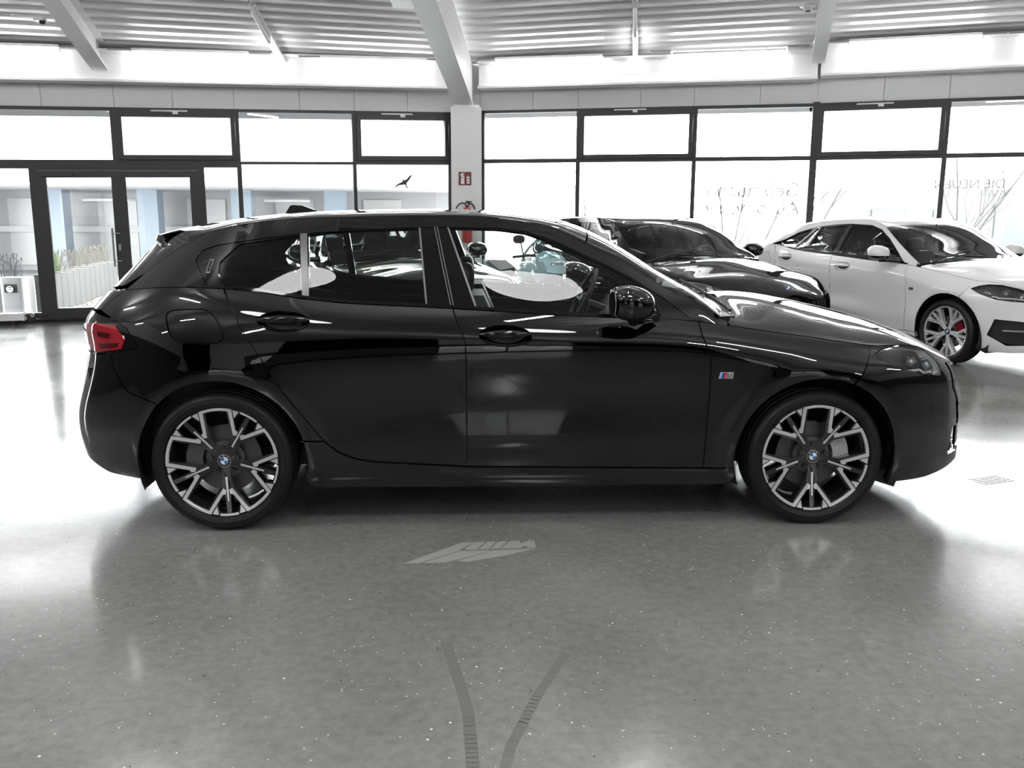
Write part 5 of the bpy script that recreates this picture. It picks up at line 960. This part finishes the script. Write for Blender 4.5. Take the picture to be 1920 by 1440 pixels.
def motorcycle():
    r = empty('motorcycle', (.36, 5.25, 0), -1.10); tag(r, 'pale blue motorcycle seen through the front door window of the black car', 'motorcycle')
    BLU = pbr('pale blue paint', (.42, .58, .64), .15, 0, 1.0); t = lambda *p: Vector(p)
    def whl(x, name):
        w = MB(); c = t(x, 0, .31); w.tube([c+t(.265*math.cos(a), 0, .265*math.sin(a)) for a in np.linspace(0, 2*math.pi, 36, endpoint=False)], .05, 10, True); o = w.build(name, RUB, r, True)
        s = MB(); s.tube([c+t(.215*math.cos(a), 0, .215*math.sin(a)) for a in np.linspace(0, 2*math.pi, 36, endpoint=False)], .016, 8, True)
        for k in range(5): a = 2*math.pi*k/5; s.tube([c, c+t(.21*math.cos(a), 0, .21*math.sin(a))], .012, 6)
        s.tube([c+t(0, -.06, 0), c+t(0, .06, 0)], .03, 10); s.build('rim', RIMD, o)
    whl(.72, 'front_wheel'); whl(-.72, 'rear_wheel')
    f = MB()
    for y in (-.09, .09): f.tube([t(.72, y, .31), t(.44, y, .92)], .024, 10)
    f.build('fork', CHROME, r, True)
    b = MB(); b.ellipsoid((-.02, 0, .42), (.26, .17, .2), 20, 12, 3); b.build('engine', CAST, r, True)
    k = MB(); k.ellipsoid((.12, 0, .80), (.26, .14, .12), 24, 14, 2.4); k.build('fuel_tank', BLU, r, True)
    s = MB(); s.prism([(-.10, .78), (-.1, .84), (-.38, .80), (-.68, .90), (-.72, .86), (-.4, .72)], -.12, .12, lambda u, v, d: t(u, d, v)); s.build('seat', LEATH, r)
    tl = MB(); tl.prism([(-.45, .72), (-.68, .85), (-.86, .90), (-.84, .84), (-.5, .62)], -.09, .09, lambda u, v, d: t(u, d, v)); tl.build('tail', BLU, r)
    fa = MB(); prof = [(.34, .80), (.38, .98), (.46, 1.04), (.58, 1.00), (.72, .90), (.75, .82), (.64, .72), (.46, .66)]; cx, cz = .55, .86; v = []; ys = (-.17, -.15, -.06, .06, .15, .17); ks = (.45, .78, 1., 1., .78, .45)
    for y, k in zip(ys, ks): v += [t(cx+(a-cx)*k, y, cz+(b_-cz)*k) for a, b_ in prof]
    n = len(prof); fa.add(v, [(i*n+j, i*n+(j+1) % n, (i+1)*n+(j+1) % n, (i+1)*n+j) for i in range(5) for j in range(n)]+[tuple(range(n-1, -1, -1)), tuple(5*n+j for j in range(n))]); fa.build('fairing', BLU, r, True, 30)
    hd = MB(); hd.ellipsoid((.66, 0, .87), (.06, .12, .07), 18, 10, 2.6); hd.build('headlamp', pbr('projector glass', (.25, .27, .3), .03), r, True)
    ws = MB(); v = []
    for i in range(7):
        u = i/6
        for j in range(9): a = -1.1+2.2*j/8; v.append(t(.62-.22*u-.12*(1-math.cos(a)), (.15-.05*u)*math.sin(a)*1.3, .98+.24*u))
    ws.add(v, [(i*9+j, i*9+j+1, i*9+j+10, i*9+j+9) for i in range(6) for j in range(8)]); ws.build('windshield', glass('blue windshield', (.70, .86, .90)), r, True)
    hb = MB(); hb.tube([t(.34, -.36, .98), t(.42, -.2, 1.0), t(.44, 0, .98), t(.42, .2, 1.0), t(.34, .36, .98)], .014, 8); hb.build('handlebar', MBLK, r, True)
    for y in (-1, 1):
        m = MB(); m.tube([t(.40, y*.26, 1.0), t(.44, y*.32, 1.14)], .008, 6); m.ellipsoid((.44, y*.34, 1.17), (.025, .07, .045), 14, 8, 2.6); m.build('mirror', MBLK, r, True)
    e = MB(); e.tube([t(-.1, -.17, .3), t(-.5, -.19, .34), t(-.85, -.2, .5)], [.03, .045, .055], 12); e.build('exhaust', CHROME, r, True)
    sa = MB(); sa.tube([t(-.2, 0, .36), t(-.72, 0, .31)], .05, 8); sa.tube([t(-.1, .12, .25), t(.05, .3, .015)], .014, 6); sa.build('swing_arm', CAST, r, True)
motorcycle()

# ------------------------------------------------------------------ small things in the hall
def small_things():
    # extinguisher sign on the pillar
    x0, x1, z0, z1, yf = -.437, -.252, 1.862, 2.05, 8.546
    o = empty('safety_sign', ((x0+x1)/2, yf, z0)); tag(o, 'square red fire extinguisher sign on the white pillar', 'sign')
    w, h = (x1-x0), (z1-z0); RED = pbr('sign red', (.20, .028, .028), .5); WS_ = pbr('sign white', (.85, .83, .82), .5); LG = pbr('sign edge', (.10, .012, .02), .5)
    fr = lambda u, v, d: Vector((u*w-w/2, -d, v*h))
    b = MB(); b.prism([(0, 0), (1, 0), (1, 1), (0, 1)], -.003, .001, fr); b.build('sign_plate', LG, o)
    b = MB(); b.prism([(.04, .04), (.96, .04), (.96, .96), (.04, .96)], .001, .002, fr); b.build('sign_field', RED, o)
    b = MB(); b.prism([(.17, .08), (.45, .08), (.45, .68), (.41, .75), (.36, .78), (.36, .84), (.46, .86), (.46, .92), (.24, .92), (.14, .80), (.12, .70), (.17, .72), (.24, .80), (.26, .78), (.19, .70)], .002, .003, fr); b.build('extinguisher_symbol', WS_, o)
    b = MB(); b.prism([(.24, .54), (.36, .54), (.36, .60), (.24, .60)], .003, .0034, fr); b.build('symbol_label', RED, o)
    b = MB()
    for dz in (.10, .30, .50): b.prism([(.66, dz), (.88, dz+.02), (.90, dz+.12), (.84, dz+.08), (.80, dz+.24), (.76, dz+.10), (.70, dz+.20), (.62, dz+.14)], .002, .003, fr)
    b.build('flame_symbol', WS_, o)
    # extinguisher below
    e = empty('fire_extinguisher', (-.315, 8.455, 0)); tag(e, 'red fire extinguisher with black hose hanging on the white pillar', 'fire extinguisher')
    XR_ = pbr('extinguisher red', (.42, .025, .02), .25, 0, .6); ax = lambda a, b_, h_: Vector((a, b_, h_))
    b = MB(); b.lathe([(0, 1.03), (.06, 1.03), (.075, 1.045), (.075, 1.46), (.068, 1.50), (.045, 1.53), (.022, 1.545), (.022, 1.56), (0, 1.56)], ax, 32); b.build('cylinder', XR_, e, True, 35)
    b = MB(); b.lathe([(.0765, 1.22), (.0765, 1.44)], ax, 24, a0=-2.7, a1=-.4); b.build('instruction_label', WS_, e)
    b = MB(); b.ellipsoid((0, 0, 1.585), (.035, .03, .03), 16, 10, 2.6); b.prism([(-.02, 1.60), (.07, 1.615), (.075, 1.63), (-.02, 1.635)], -.012, .012, lambda u, v, d: Vector((u, d, v))); b.build('valve', MBLK, e, True)
    b = MB(); b.lathe([(0, 0), (.018, 0), (.018, .01)], lambda a, b_, h_: Vector((a, -.03-h_*.4, 1.588+b_)), 16); b.build('gauge', STEEL, e)
    hz = [Vector((-.02-.16*math.sin(t)*1.0, -.01, 1.59-.04+.045*math.cos(t*1.0)-.09*(t/1.6)**3)) for t in np.linspace(0, 1.6, 12)]
    b = MB(); b.tube([(-.02, 0, 1.60), (-.07, -.01, 1.605), (-.12, -.01, 1.585), (-.155, -.01, 1.54), (-.165, -.01, 1.48), (-.16, -.01, 1.36), (-.12, -.01, 1.25)], .010, 8); b.build('hose', MBLK, e, True)
    b = MB(); b.tube([(.03, 0, 1.60), (.07, -.01, 1.59), (.10, -.01, 1.555), (.115, -.01, 1.50)], .011, 8); b.build('lever', MBLK, e, True)
    b = MB(); b.box((-.03, .06, 1.2), (.03, .096, 1.5)); b.build('wall_bracket', MBLK, e)
    # bird silhouette on the pane
    def bf(u, v, d): return WL(5.42+u, 1.80+v, -.006+d)
    P = [(-.145, -.085), (-.105, -.03), (-.05, .0), (-.015, .012), (-.012, .04), (.008, .045), (.02, .03), (.06, .055), (.085, .09), (.13, .105), (.15, .115), (.115, .075), (.085, .03), (.05, -.005), (.045, -.03), (.065, -.075), (.045, -.072), (.022, -.028), (-.01, -.035), (-.06, -.035), (-.11, -.06)]
    b = MB(); b.prism(P, 0.0, .0015, bf); o = b.build('bird_sticker', pbr('sticker grey', (.04, .04, .045), .6)); tag(o, 'dark bird silhouette sticker on the window left of the pillar', 'sticker')
    # convector on the floor at the far left
    o = empty('radiator', WL(-.8, 0, .20)); tag(o, 'long low white convector radiator under the far left window', 'radiator')
    inv = Matrix.Translation(-WL(-.8, 0, .20)); Wr = lambda u, z, d: WL(u, z, d)-WL(-.8, 0, .20)
    b = MB(); wbox(b, Wr, -2.4, .30, .065, .155, .12, .30); b.build('casing', WHT, o)
    b = MB(); wbox(b, Wr, .30, .315, .06, .16, .11, .31); b.build('end_cap', WHT, o)
    for k, u in enumerate((-2.0, -.9, .15)): b = MB(); wbox(b, Wr, u, u+.05, 0, .066, .16, .26); b.build('foot', MBLK, o)
    b = MB(); b.tube([Wr(.315, .12, .2), Wr(.40, .12, .2), Wr(.42, .06, .18), Wr(.48, .05, .12), Wr(2.6, .05, .10)], .014, 8); b.build('pipe', MBLK, o, True)
    b = MB(); b.lathe([(0, -.03), (.022, -.03), (.026, .03), (0, .03)], lambda a, c, h_: Wr(.40+a, .12+c, .2+h_), 16); b.build('valve', STEEL, o, True)
    # smoke detector, motion sensor and black box under the ceiling
    o = empty('smoke_detector', (3.88, 6.6, 3.90)); tag(o, 'white round smoke detector under the right ceiling bay', 'smoke detector')
    ax = lambda a, c, h_: Vector((a, c, h_)); b = MB(); b.lathe([(0, .0), (.045, 0), (.055, .02), (.055, .03), (.10, .045), (.10, .055), (0, .055)], ax, 28); b.build('housing', WHT, o, True, 35)
    b = MB(); b.lathe([(0, -.012), (.03, -.012), (.036, .002)], ax, 20); b.build('sensor_cap', CAST, o, True); b = MB(); b.tube([(0, 0, .05), (0, 0, .34)], .012, 8); b.build('hanger_rod', WHT, o)
    o = empty('motion_sensor', (-5.16, 6.2, 3.60)); tag(o, 'small white sensor on an arm left of the left roof beam', 'sensor')
    b = MB(); b.box((-.06, -.05, -.02), (.05, .05, .03)); b.build('body', WHT, o); b = MB(); b.ellipsoid((.03, -.02, -.03), (.035, .035, .03)); b.build('lens', MBLK, o, True)
    b = MB(); b.tube([(-.03, 0, .02), (-.22, .05, .05), (-.36, .08, .06)], .012, 8); b.build('arm', WHT, o)
    o = empty('control_box', (-.86, 5.55, 3.665)); tag(o, 'black box mounted at the broad roof beam at the top edge', 'box')
    b = MB(); b.box((-.20, -.15, .02), (.24, .12, .28)); b.build('casing', MBLK, o); b = MB(); b.box((-.24, -.19, 0), (.28, .16, .02)); b.build('tray', WHT, o)
    for x in (-.08, .06): c = MB(); c.box((x, -.155, .03), (x+.1, -.15, .10)); c.build('front_panel', STEEL, o)
    # logo light projected on the floor, painted as thin pale stripes
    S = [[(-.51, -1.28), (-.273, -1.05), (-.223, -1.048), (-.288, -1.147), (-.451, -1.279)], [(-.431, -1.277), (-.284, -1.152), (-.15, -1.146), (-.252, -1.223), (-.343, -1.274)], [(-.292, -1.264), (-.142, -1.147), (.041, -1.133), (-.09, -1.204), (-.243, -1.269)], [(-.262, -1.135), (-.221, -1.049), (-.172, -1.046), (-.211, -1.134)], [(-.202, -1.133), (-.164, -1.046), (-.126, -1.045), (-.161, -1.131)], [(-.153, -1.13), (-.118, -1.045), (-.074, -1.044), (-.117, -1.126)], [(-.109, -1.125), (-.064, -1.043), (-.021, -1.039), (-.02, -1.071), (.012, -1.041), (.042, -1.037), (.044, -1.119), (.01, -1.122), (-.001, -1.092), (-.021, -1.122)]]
    o = empty('painted_logo_light', (-.23, -1.15, 0)); tag(o, 'projected logo light painted as pale letter stripes on the floor in front of the black car', 'logo')
    FL = pbr('pale painted logo light', (.34, .345, .33), .25)
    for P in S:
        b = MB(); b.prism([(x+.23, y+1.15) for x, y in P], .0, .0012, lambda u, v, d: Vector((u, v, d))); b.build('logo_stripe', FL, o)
    # rubber marks
    RM = pbr('rubber mark', (.168, .168, .16), .17)
    for nm, L_, wd, lab in (('tyre_mark', [(-.315, -1.97), (-.29, -2.10), (-.255, -2.289), (-.238, -2.40), (-.225, -2.65), (-.22, -2.9)], .035, 'dark tyre mark on the floor below the painted logo light'), ('tyre_mark', [(.074, -2.056), (.02, -2.18), (-.03, -2.297), (-.085, -2.45), (-.125, -2.563), (-.15, -2.70), (-.16, -2.9)], .03, 'slanting dark tyre mark right of the other one')):
        b = MB()
        for (ax_, ay), (bx, by) in zip(L_[:-1], L_[1:]):
            n = max(1, int(math.hypot(bx-ax_, by-ay)/.02))
            for k in range(n):
                x, y = ax_+(bx-ax_)*(k-.05)/n, ay+(by-ay)*(k-.05)/n; d = Vector((bx-ax_, by-ay, 0)).normalized(); s = Vector((-d.y, d.x, 0)); l = .0225
                c = Vector((x, y, .0)); b.add([c-s*wd/2, c+s*wd/2, c+s*wd/2+d*l, c-s*wd/2+d*l]+[q+Vector((0, 0, .0006)) for q in (c-s*wd/2, c+s*wd/2, c+s*wd/2+d*l, c-s*wd/2+d*l)], [(3,2,1,0),(4,5,6,7),(0,1,5,4),(1,2,6,5),(2,3,7,6),(3,0,4,7)])
        tag(b.build(nm, RM), lab, 'mark')
    # small slotted floor drain
    o = empty('floor_drain', (2.58, -.21, 0), .33); tag(o, 'small slotted drain in the floor beyond the front bumper', 'drain')
    for k in range(5): b = MB(); b.box((-.11, -.05+.024*k, 0), (.11, -.042+.024*k, .001)); b.build('slot', pbr('drain slot', (.06, .06, .06), .6), o)
    # mirrored lettering on the pane, legible from outside
    cu = bpy.data.curves.new('window_lettering', 'FONT'); cu.body = 'Gebrauchte\nAutomobile'; cu.space_line = .85; cu.size = .29; cu.extrude = 0; cu.align_x = 'CENTER'
    m = bpy.data.materials.new('frosted letter film'); m.use_nodes = True; nt = m.node_tree; nt.nodes.clear()
    oo = nt.nodes.new('ShaderNodeOutputMaterial'); mx = nt.nodes.new('ShaderNodeMixShader'); mx.inputs[0].default_value = .86; tr = nt.nodes.new('ShaderNodeBsdfTransparent'); df = nt.nodes.new('ShaderNodeBsdfDiffuse'); df.inputs[0].default_value = (.6, .6, .6, 1)
    tr.inputs[0].default_value = (.085, .085, .085, 1); mx.inputs[0].default_value = .12; nt.links.new(tr.outputs[0], mx.inputs[1]); nt.links.new(df.outputs[0], mx.inputs[2]); nt.links.new(mx.outputs[0], oo.inputs[0])
    cu.materials.append(m); t = bpy.data.objects.new('window_lettering', cu); COL.objects.link(t)
    bpy.context.view_layer.update(); me = bpy.data.meshes.new_from_object(t); bpy.data.objects.remove(t); t = bpy.data.objects.new('window_lettering', me); COL.objects.link(t)
    c = WR(3.93, 1.70, -.018); X = -RT; Z = Vector((0, 0, 1)); N = X.cross(Z)
    Mx = Matrix((X, Z, N)).transposed().to_4x4(); Mx.translation = c; t.matrix_world = Mx
    tag(t, 'faint mirrored lettering on the window between the two parked cars', 'lettering')
    cu = bpy.data.curves.new('window_lettering', 'FONT'); cu.body = 'DIE NEUEN'; cu.size = .17; cu.align_x = 'LEFT'
    cu.materials.append(pbr('white letter film', (.95, .95, .95), .5, emit=None)); t = bpy.data.objects.new('window_lettering', cu); COL.objects.link(t)
    bpy.context.view_layer.update(); me = bpy.data.meshes.new_from_object(t); bpy.data.objects.remove(t); t = bpy.data.objects.new('window_lettering', me); COL.objects.link(t)
    c = WS(2.42, 1.80, -.022); X = -ST; N = X.cross(Z); Mx = Matrix((X, Z, N)).transposed().to_4x4(); Mx.translation = c; t.matrix_world = Mx
    tag(t, 'small mirrored lettering on the far right window above the white car', 'lettering')
small_things()

# ------------------------------------------------------------------ outside
def outside():
    PV = pbr('pale paving', (.30, .30, .30), .8); CON = pbr('weathered concrete', (.085, .085, .08), .85)
    b = MB(); b.box((-60, 4.5, -.40), (60, 90, -.16)); tag(b.build('pavement', PV), 'pale paved forecourt outside the windows', 'pavement', kind='structure')
    # eaves
    for nm, Wf, u0, u1, z in (('eaves_left', WL, -7, 6.4, 2.735), ('eaves_right', WR, -.2, 4.9, 2.955), ('eaves_corner', WS, -.1, 9, 2.955)):
        b = MB(); wbox(b, Wf, u0, u1, z, z+.25, -1.0, -.12); tag(b.build(nm, pbr('grey soffit', (.06, .06, .062), .7)), 'grey eaves outside above the windows', 'eaves', kind='structure')
    # canopy building opposite the left windows
    o = empty('building', (-9, 22, 0)); tag(o, 'white canopied building with blue columns across the forecourt, left of the pillar', 'building')
    b = MB(); b.box((-14, -5.0, 2.12), (8.7, 2, 3.6)); b.build('canopy', pbr('white render', (.60, .60, .60), .7), o)
    b = MB(); b.prism([(-14, 4.5), (8.7, 4.5), (8.7, 3.6), (-14, 3.6)], 0, .3, lambda u, v, d: Vector((u, -1+d, v))); b.build('upper_storey', pbr('upper facade', (.25, .26, .28), .6), o)
    b = MB(); b.box((-14, -.1, -.16), (8.7, .3, 2.12)); b.build('facade', pbr('grey facade glazing', (.36, .365, .37), .4), o)
    for k in range(8):
        b = MB(); x = -13.2+k*2.55; b.box((x, -1.6, -.16), (x+.55, -1.1, 2.12)); b.build('column', pbr('blue grey column', (.29, .345, .40), .5), o)
    for k in range(8):
        b = MB(); x = -12.3+k*2.55; b.box((x, -.16, .0), (x+1.1, -.1, 1.9)); b.build('window', pbr('far window', (.50, .50, .49), .3), o)
        if k % 2 == 0: b = MB(); b.tube([(x-.2, -.7, 1.86), (x+1.1, -.7, 1.86)], .04, 8); b.build('lamp_tube', WHT, o)
    b = MB(); b.box((-14, -.3, .95), (8.7, -.16, 1.12)); b.build('rail', pbr('white render', (.6, .6, .6), .7), o)
    # planters and the retaining wall by the door
    def leafy(name, pts, hgt, n, col, label, cat, sp=.10):
        m = MB()
        for (x, y, z) in pts:
            for k in range(n):
                a, r = rng.random()*6.28, rng.random()*sp; bx, by = x+r*math.cos(a), y+r*math.sin(a); h_ = hgt*(.5+.6*rng.random()); lx, ly = (rng.random()-.5)*.16, (rng.random()-.5)*.16
                m.tube([(bx, by, z), (bx+lx*.5, by+ly*.5, z+h_*.6), (bx+lx, by+ly, z+h_)], [.004, .003, .002], 4)
                m.ellipsoid((bx+lx, by+ly, z+h_), (.008, .008, .03), 5, 4)
        return tag(m.build(name, pbr(*col)), label, cat)
    o = empty('planter', (-7.55, 9.35, -.16)); tag(o, 'pale concrete planter outside the glass panel left of the door', 'planter')
    b = MB(); b.box((-.62, -.42, 0), (.30, .42, .60)); b.build('trough', pbr('pale concrete', (.20, .20, .195), .8), o); b = MB(); b.box((-.56, -.36, .56), (.24, .36, .605)); b.build('soil', pbr('soil', (.05, .04, .035), .9), o)
    leafy('lavender', [(-7.95+.16*k, 9.2+.1*(k % 3), .447) for k in range(5)], .34, 26, ('dry lavender', (.10, .095, .105), .8), 'dry lavender growing in the pale concrete planter', 'plant', .16)
    b = MB(); W0, W1 = Vector((-6.98, 9.9, 0)), Vector((-7.75, 14.4, 0)); d = (W1-W0).normalized(); s = Vector((d.y, -d.x, 0))
    for k in range(12):
        a, c = W0+(W1-W0)*(k/12), W0+(W1-W0)*((k+.96)/12); h_ = .466+.012*math.sin(k*2.1)
        v = [a, c, c-s*.3, a-s*.3]; b.add([q+Vector((0, 0, -.16)) for q in v]+[q+Vector((0, 0, h_)) for q in v], [(3,2,1,0),(4,5,6,7),(0,1,5,4),(1,2,6,5),(2,3,7,6),(3,0,4,7)])
    tag(b.build('retaining_wall', CON), 'weathered board-marked concrete wall outside behind the glass door', 'wall', kind='structure')
    leafy('grass_tuft', [(-7.13, 10.15, .485)], .28, 60, ('fresh green blade', (.10, .16, .035), .7), 'small green tuft on the near end of the concrete wall', 'plant', .14)
    leafy('shrub', [tuple(W0+(W1-W0)*(.2+.13*k)-s*.15+Vector((0, 0, .485))) for k in range(6)], .30, 30, ('dry twigs', (.13, .12, .10), .8), 'dry plants along the top of the concrete wall', 'plant', .22)
    m = MB()
    for k in range(420):
        t = rng.random(); p = W0+(W1-W0)*t+s*(.05+.55*rng.random()**1.5); r = .015+.03*rng.random(); m.ellipsoid((p.x, p.y, -.155+r*.3), (r, r*.8, r*.6), 6, 4)
    tag(m.build('gravel', pbr('pale gravel', (.30, .29, .26), .8)), 'pale gravel strip at the foot of the concrete wall', 'gravel', kind='stuff')
    # metal bin
    o = empty('waste_bin', (-7.05, 8.78, -.16)); tag(o, 'brushed metal waste bin with a dark opening outside the left glass panel', 'bin')
    b = MB(); pr_ = rrect(.34, .24, .06, 5); b.prism(pr_, 0, .66, lambda u, v, d: Vector((u, v, d))); b.build('body', pbr('bin metal', (.34, .34, .34), .4, .3), o, True, 40)
    b = MB(); b.box((-.09, -.135, .44), (.09, -.11, .56)); b.build('opening', MBLK, o); b = MB(); b.ellipsoid((0, -.15, .49), (.05, .035, .05)); b.build('stub_dish', CHROME, o, True)
    b = MB(); b.box((-16, -21.5, -.16), (16, -21, 3.4)); tag(b.build('added_sky_screen', pbr('grey sky screen', (.26, .26, .26), .8)), 'grey sky screen added outside the back windows to dim their reflections', 'wall', kind='structure')  # unseen screen added to block the sky and dim the window reflections
    b = MB(); b.box((-60, -60, -.40), (60, -16.3, -.16)); tag(b.build('yard', PV), 'paved yard outside the back windows', 'pavement', kind='structure')
    # bare trees beyond the right windows
    BK = pbr('pale bark', (.065, .065, .062), .9)
    def tree(x, y, h, seed, label, n0=1):
        rg = np.random.default_rng(seed); m = MB()
        def branch(p, d, L, r, lev):
            q = p; pts = [p]; rr = [r]; n = 4
            for k in range(n):
                d = (d+Vector(rg.normal(0, .13, 3))+Vector((0, 0, .05))).normalized(); q = q+d*L/n; pts.append(q); rr.append(r*(1-.6*(k+1)/n))
            m.tube(pts, rr, 5 if lev else 7)
            if lev < 4:
                for k in range(4 if lev < 3 else 3):
                    i = rg.integers(1, n+1); a = rg.random()*6.28; side = Vector((math.cos(a), math.sin(a), .55+.4*rg.random())).normalized()
                    branch(pts[i], (d*.55+side*.75).normalized(), L*(.55+.2*rg.random()), rr[i]*.62, lev+1)
        for k in range(n0): branch(Vector((x, y, -.16)), Vector((rg.normal(0, .25), rg.normal(0, .2), 1)).normalized(), h, .012*h, 0)
        tag(m.build('tree', BK), label, 'tree', 'bare trees beyond the right windows')
    tree(6.3, 17.5, 2.6, 3, 'bare many-stemmed tree seen between the black and the white parked car', 3)
    tree(11.0, 15.5, 3.0, 5, 'tall bare tree above the roof of the white car', 2)
    tree(14.5, 14.5, 3.0, 8, 'bare tree at the far right edge behind the white car', 2)
    tree(2.6, 19.5, 2.4, 11, 'bare tree behind the black parked hatchback', 2)
    tree(8.6, 19.0, 2.6, 17, 'slender bare tree left of the tall one beyond the windows', 2)
    m = MB()
    for k in range(260):
        x = 3+12*rng.random(); y = 23.5+2*rng.random()-.2*x; a = rng.random()*6.28; h_ = .5+.8*rng.random(); m.tube([(x, y, -.16), (x+.2*math.cos(a), y+.2*math.sin(a), h_*.6), (x+.45*math.cos(a), y+.45*math.sin(a), h_)], [.014, .010, .005], 4)
    tag(m.build('hedge', pbr('hedge twigs', (.06, .06, .05), .9)), 'low leafless hedge beyond the right windows', 'hedge', kind='stuff')
    o = empty('far_building', (19, 26, -.16)); tag(o, 'pale low building far beyond the window at the right edge', 'building')
    b = MB(); b.box((-6, 0, 0), (8, 3, 2.6)); b.build('wall', pbr('pale far wall', (.10, .10, .10), .8), o)
    for k in range(6): b = MB(); b.box((-5.4+2.2*k, -.05, .5), (-4.2+2.2*k, .0, 1.9)); b.build('window', pbr('far pane', (.06, .07, .075), .2), o)
outside()
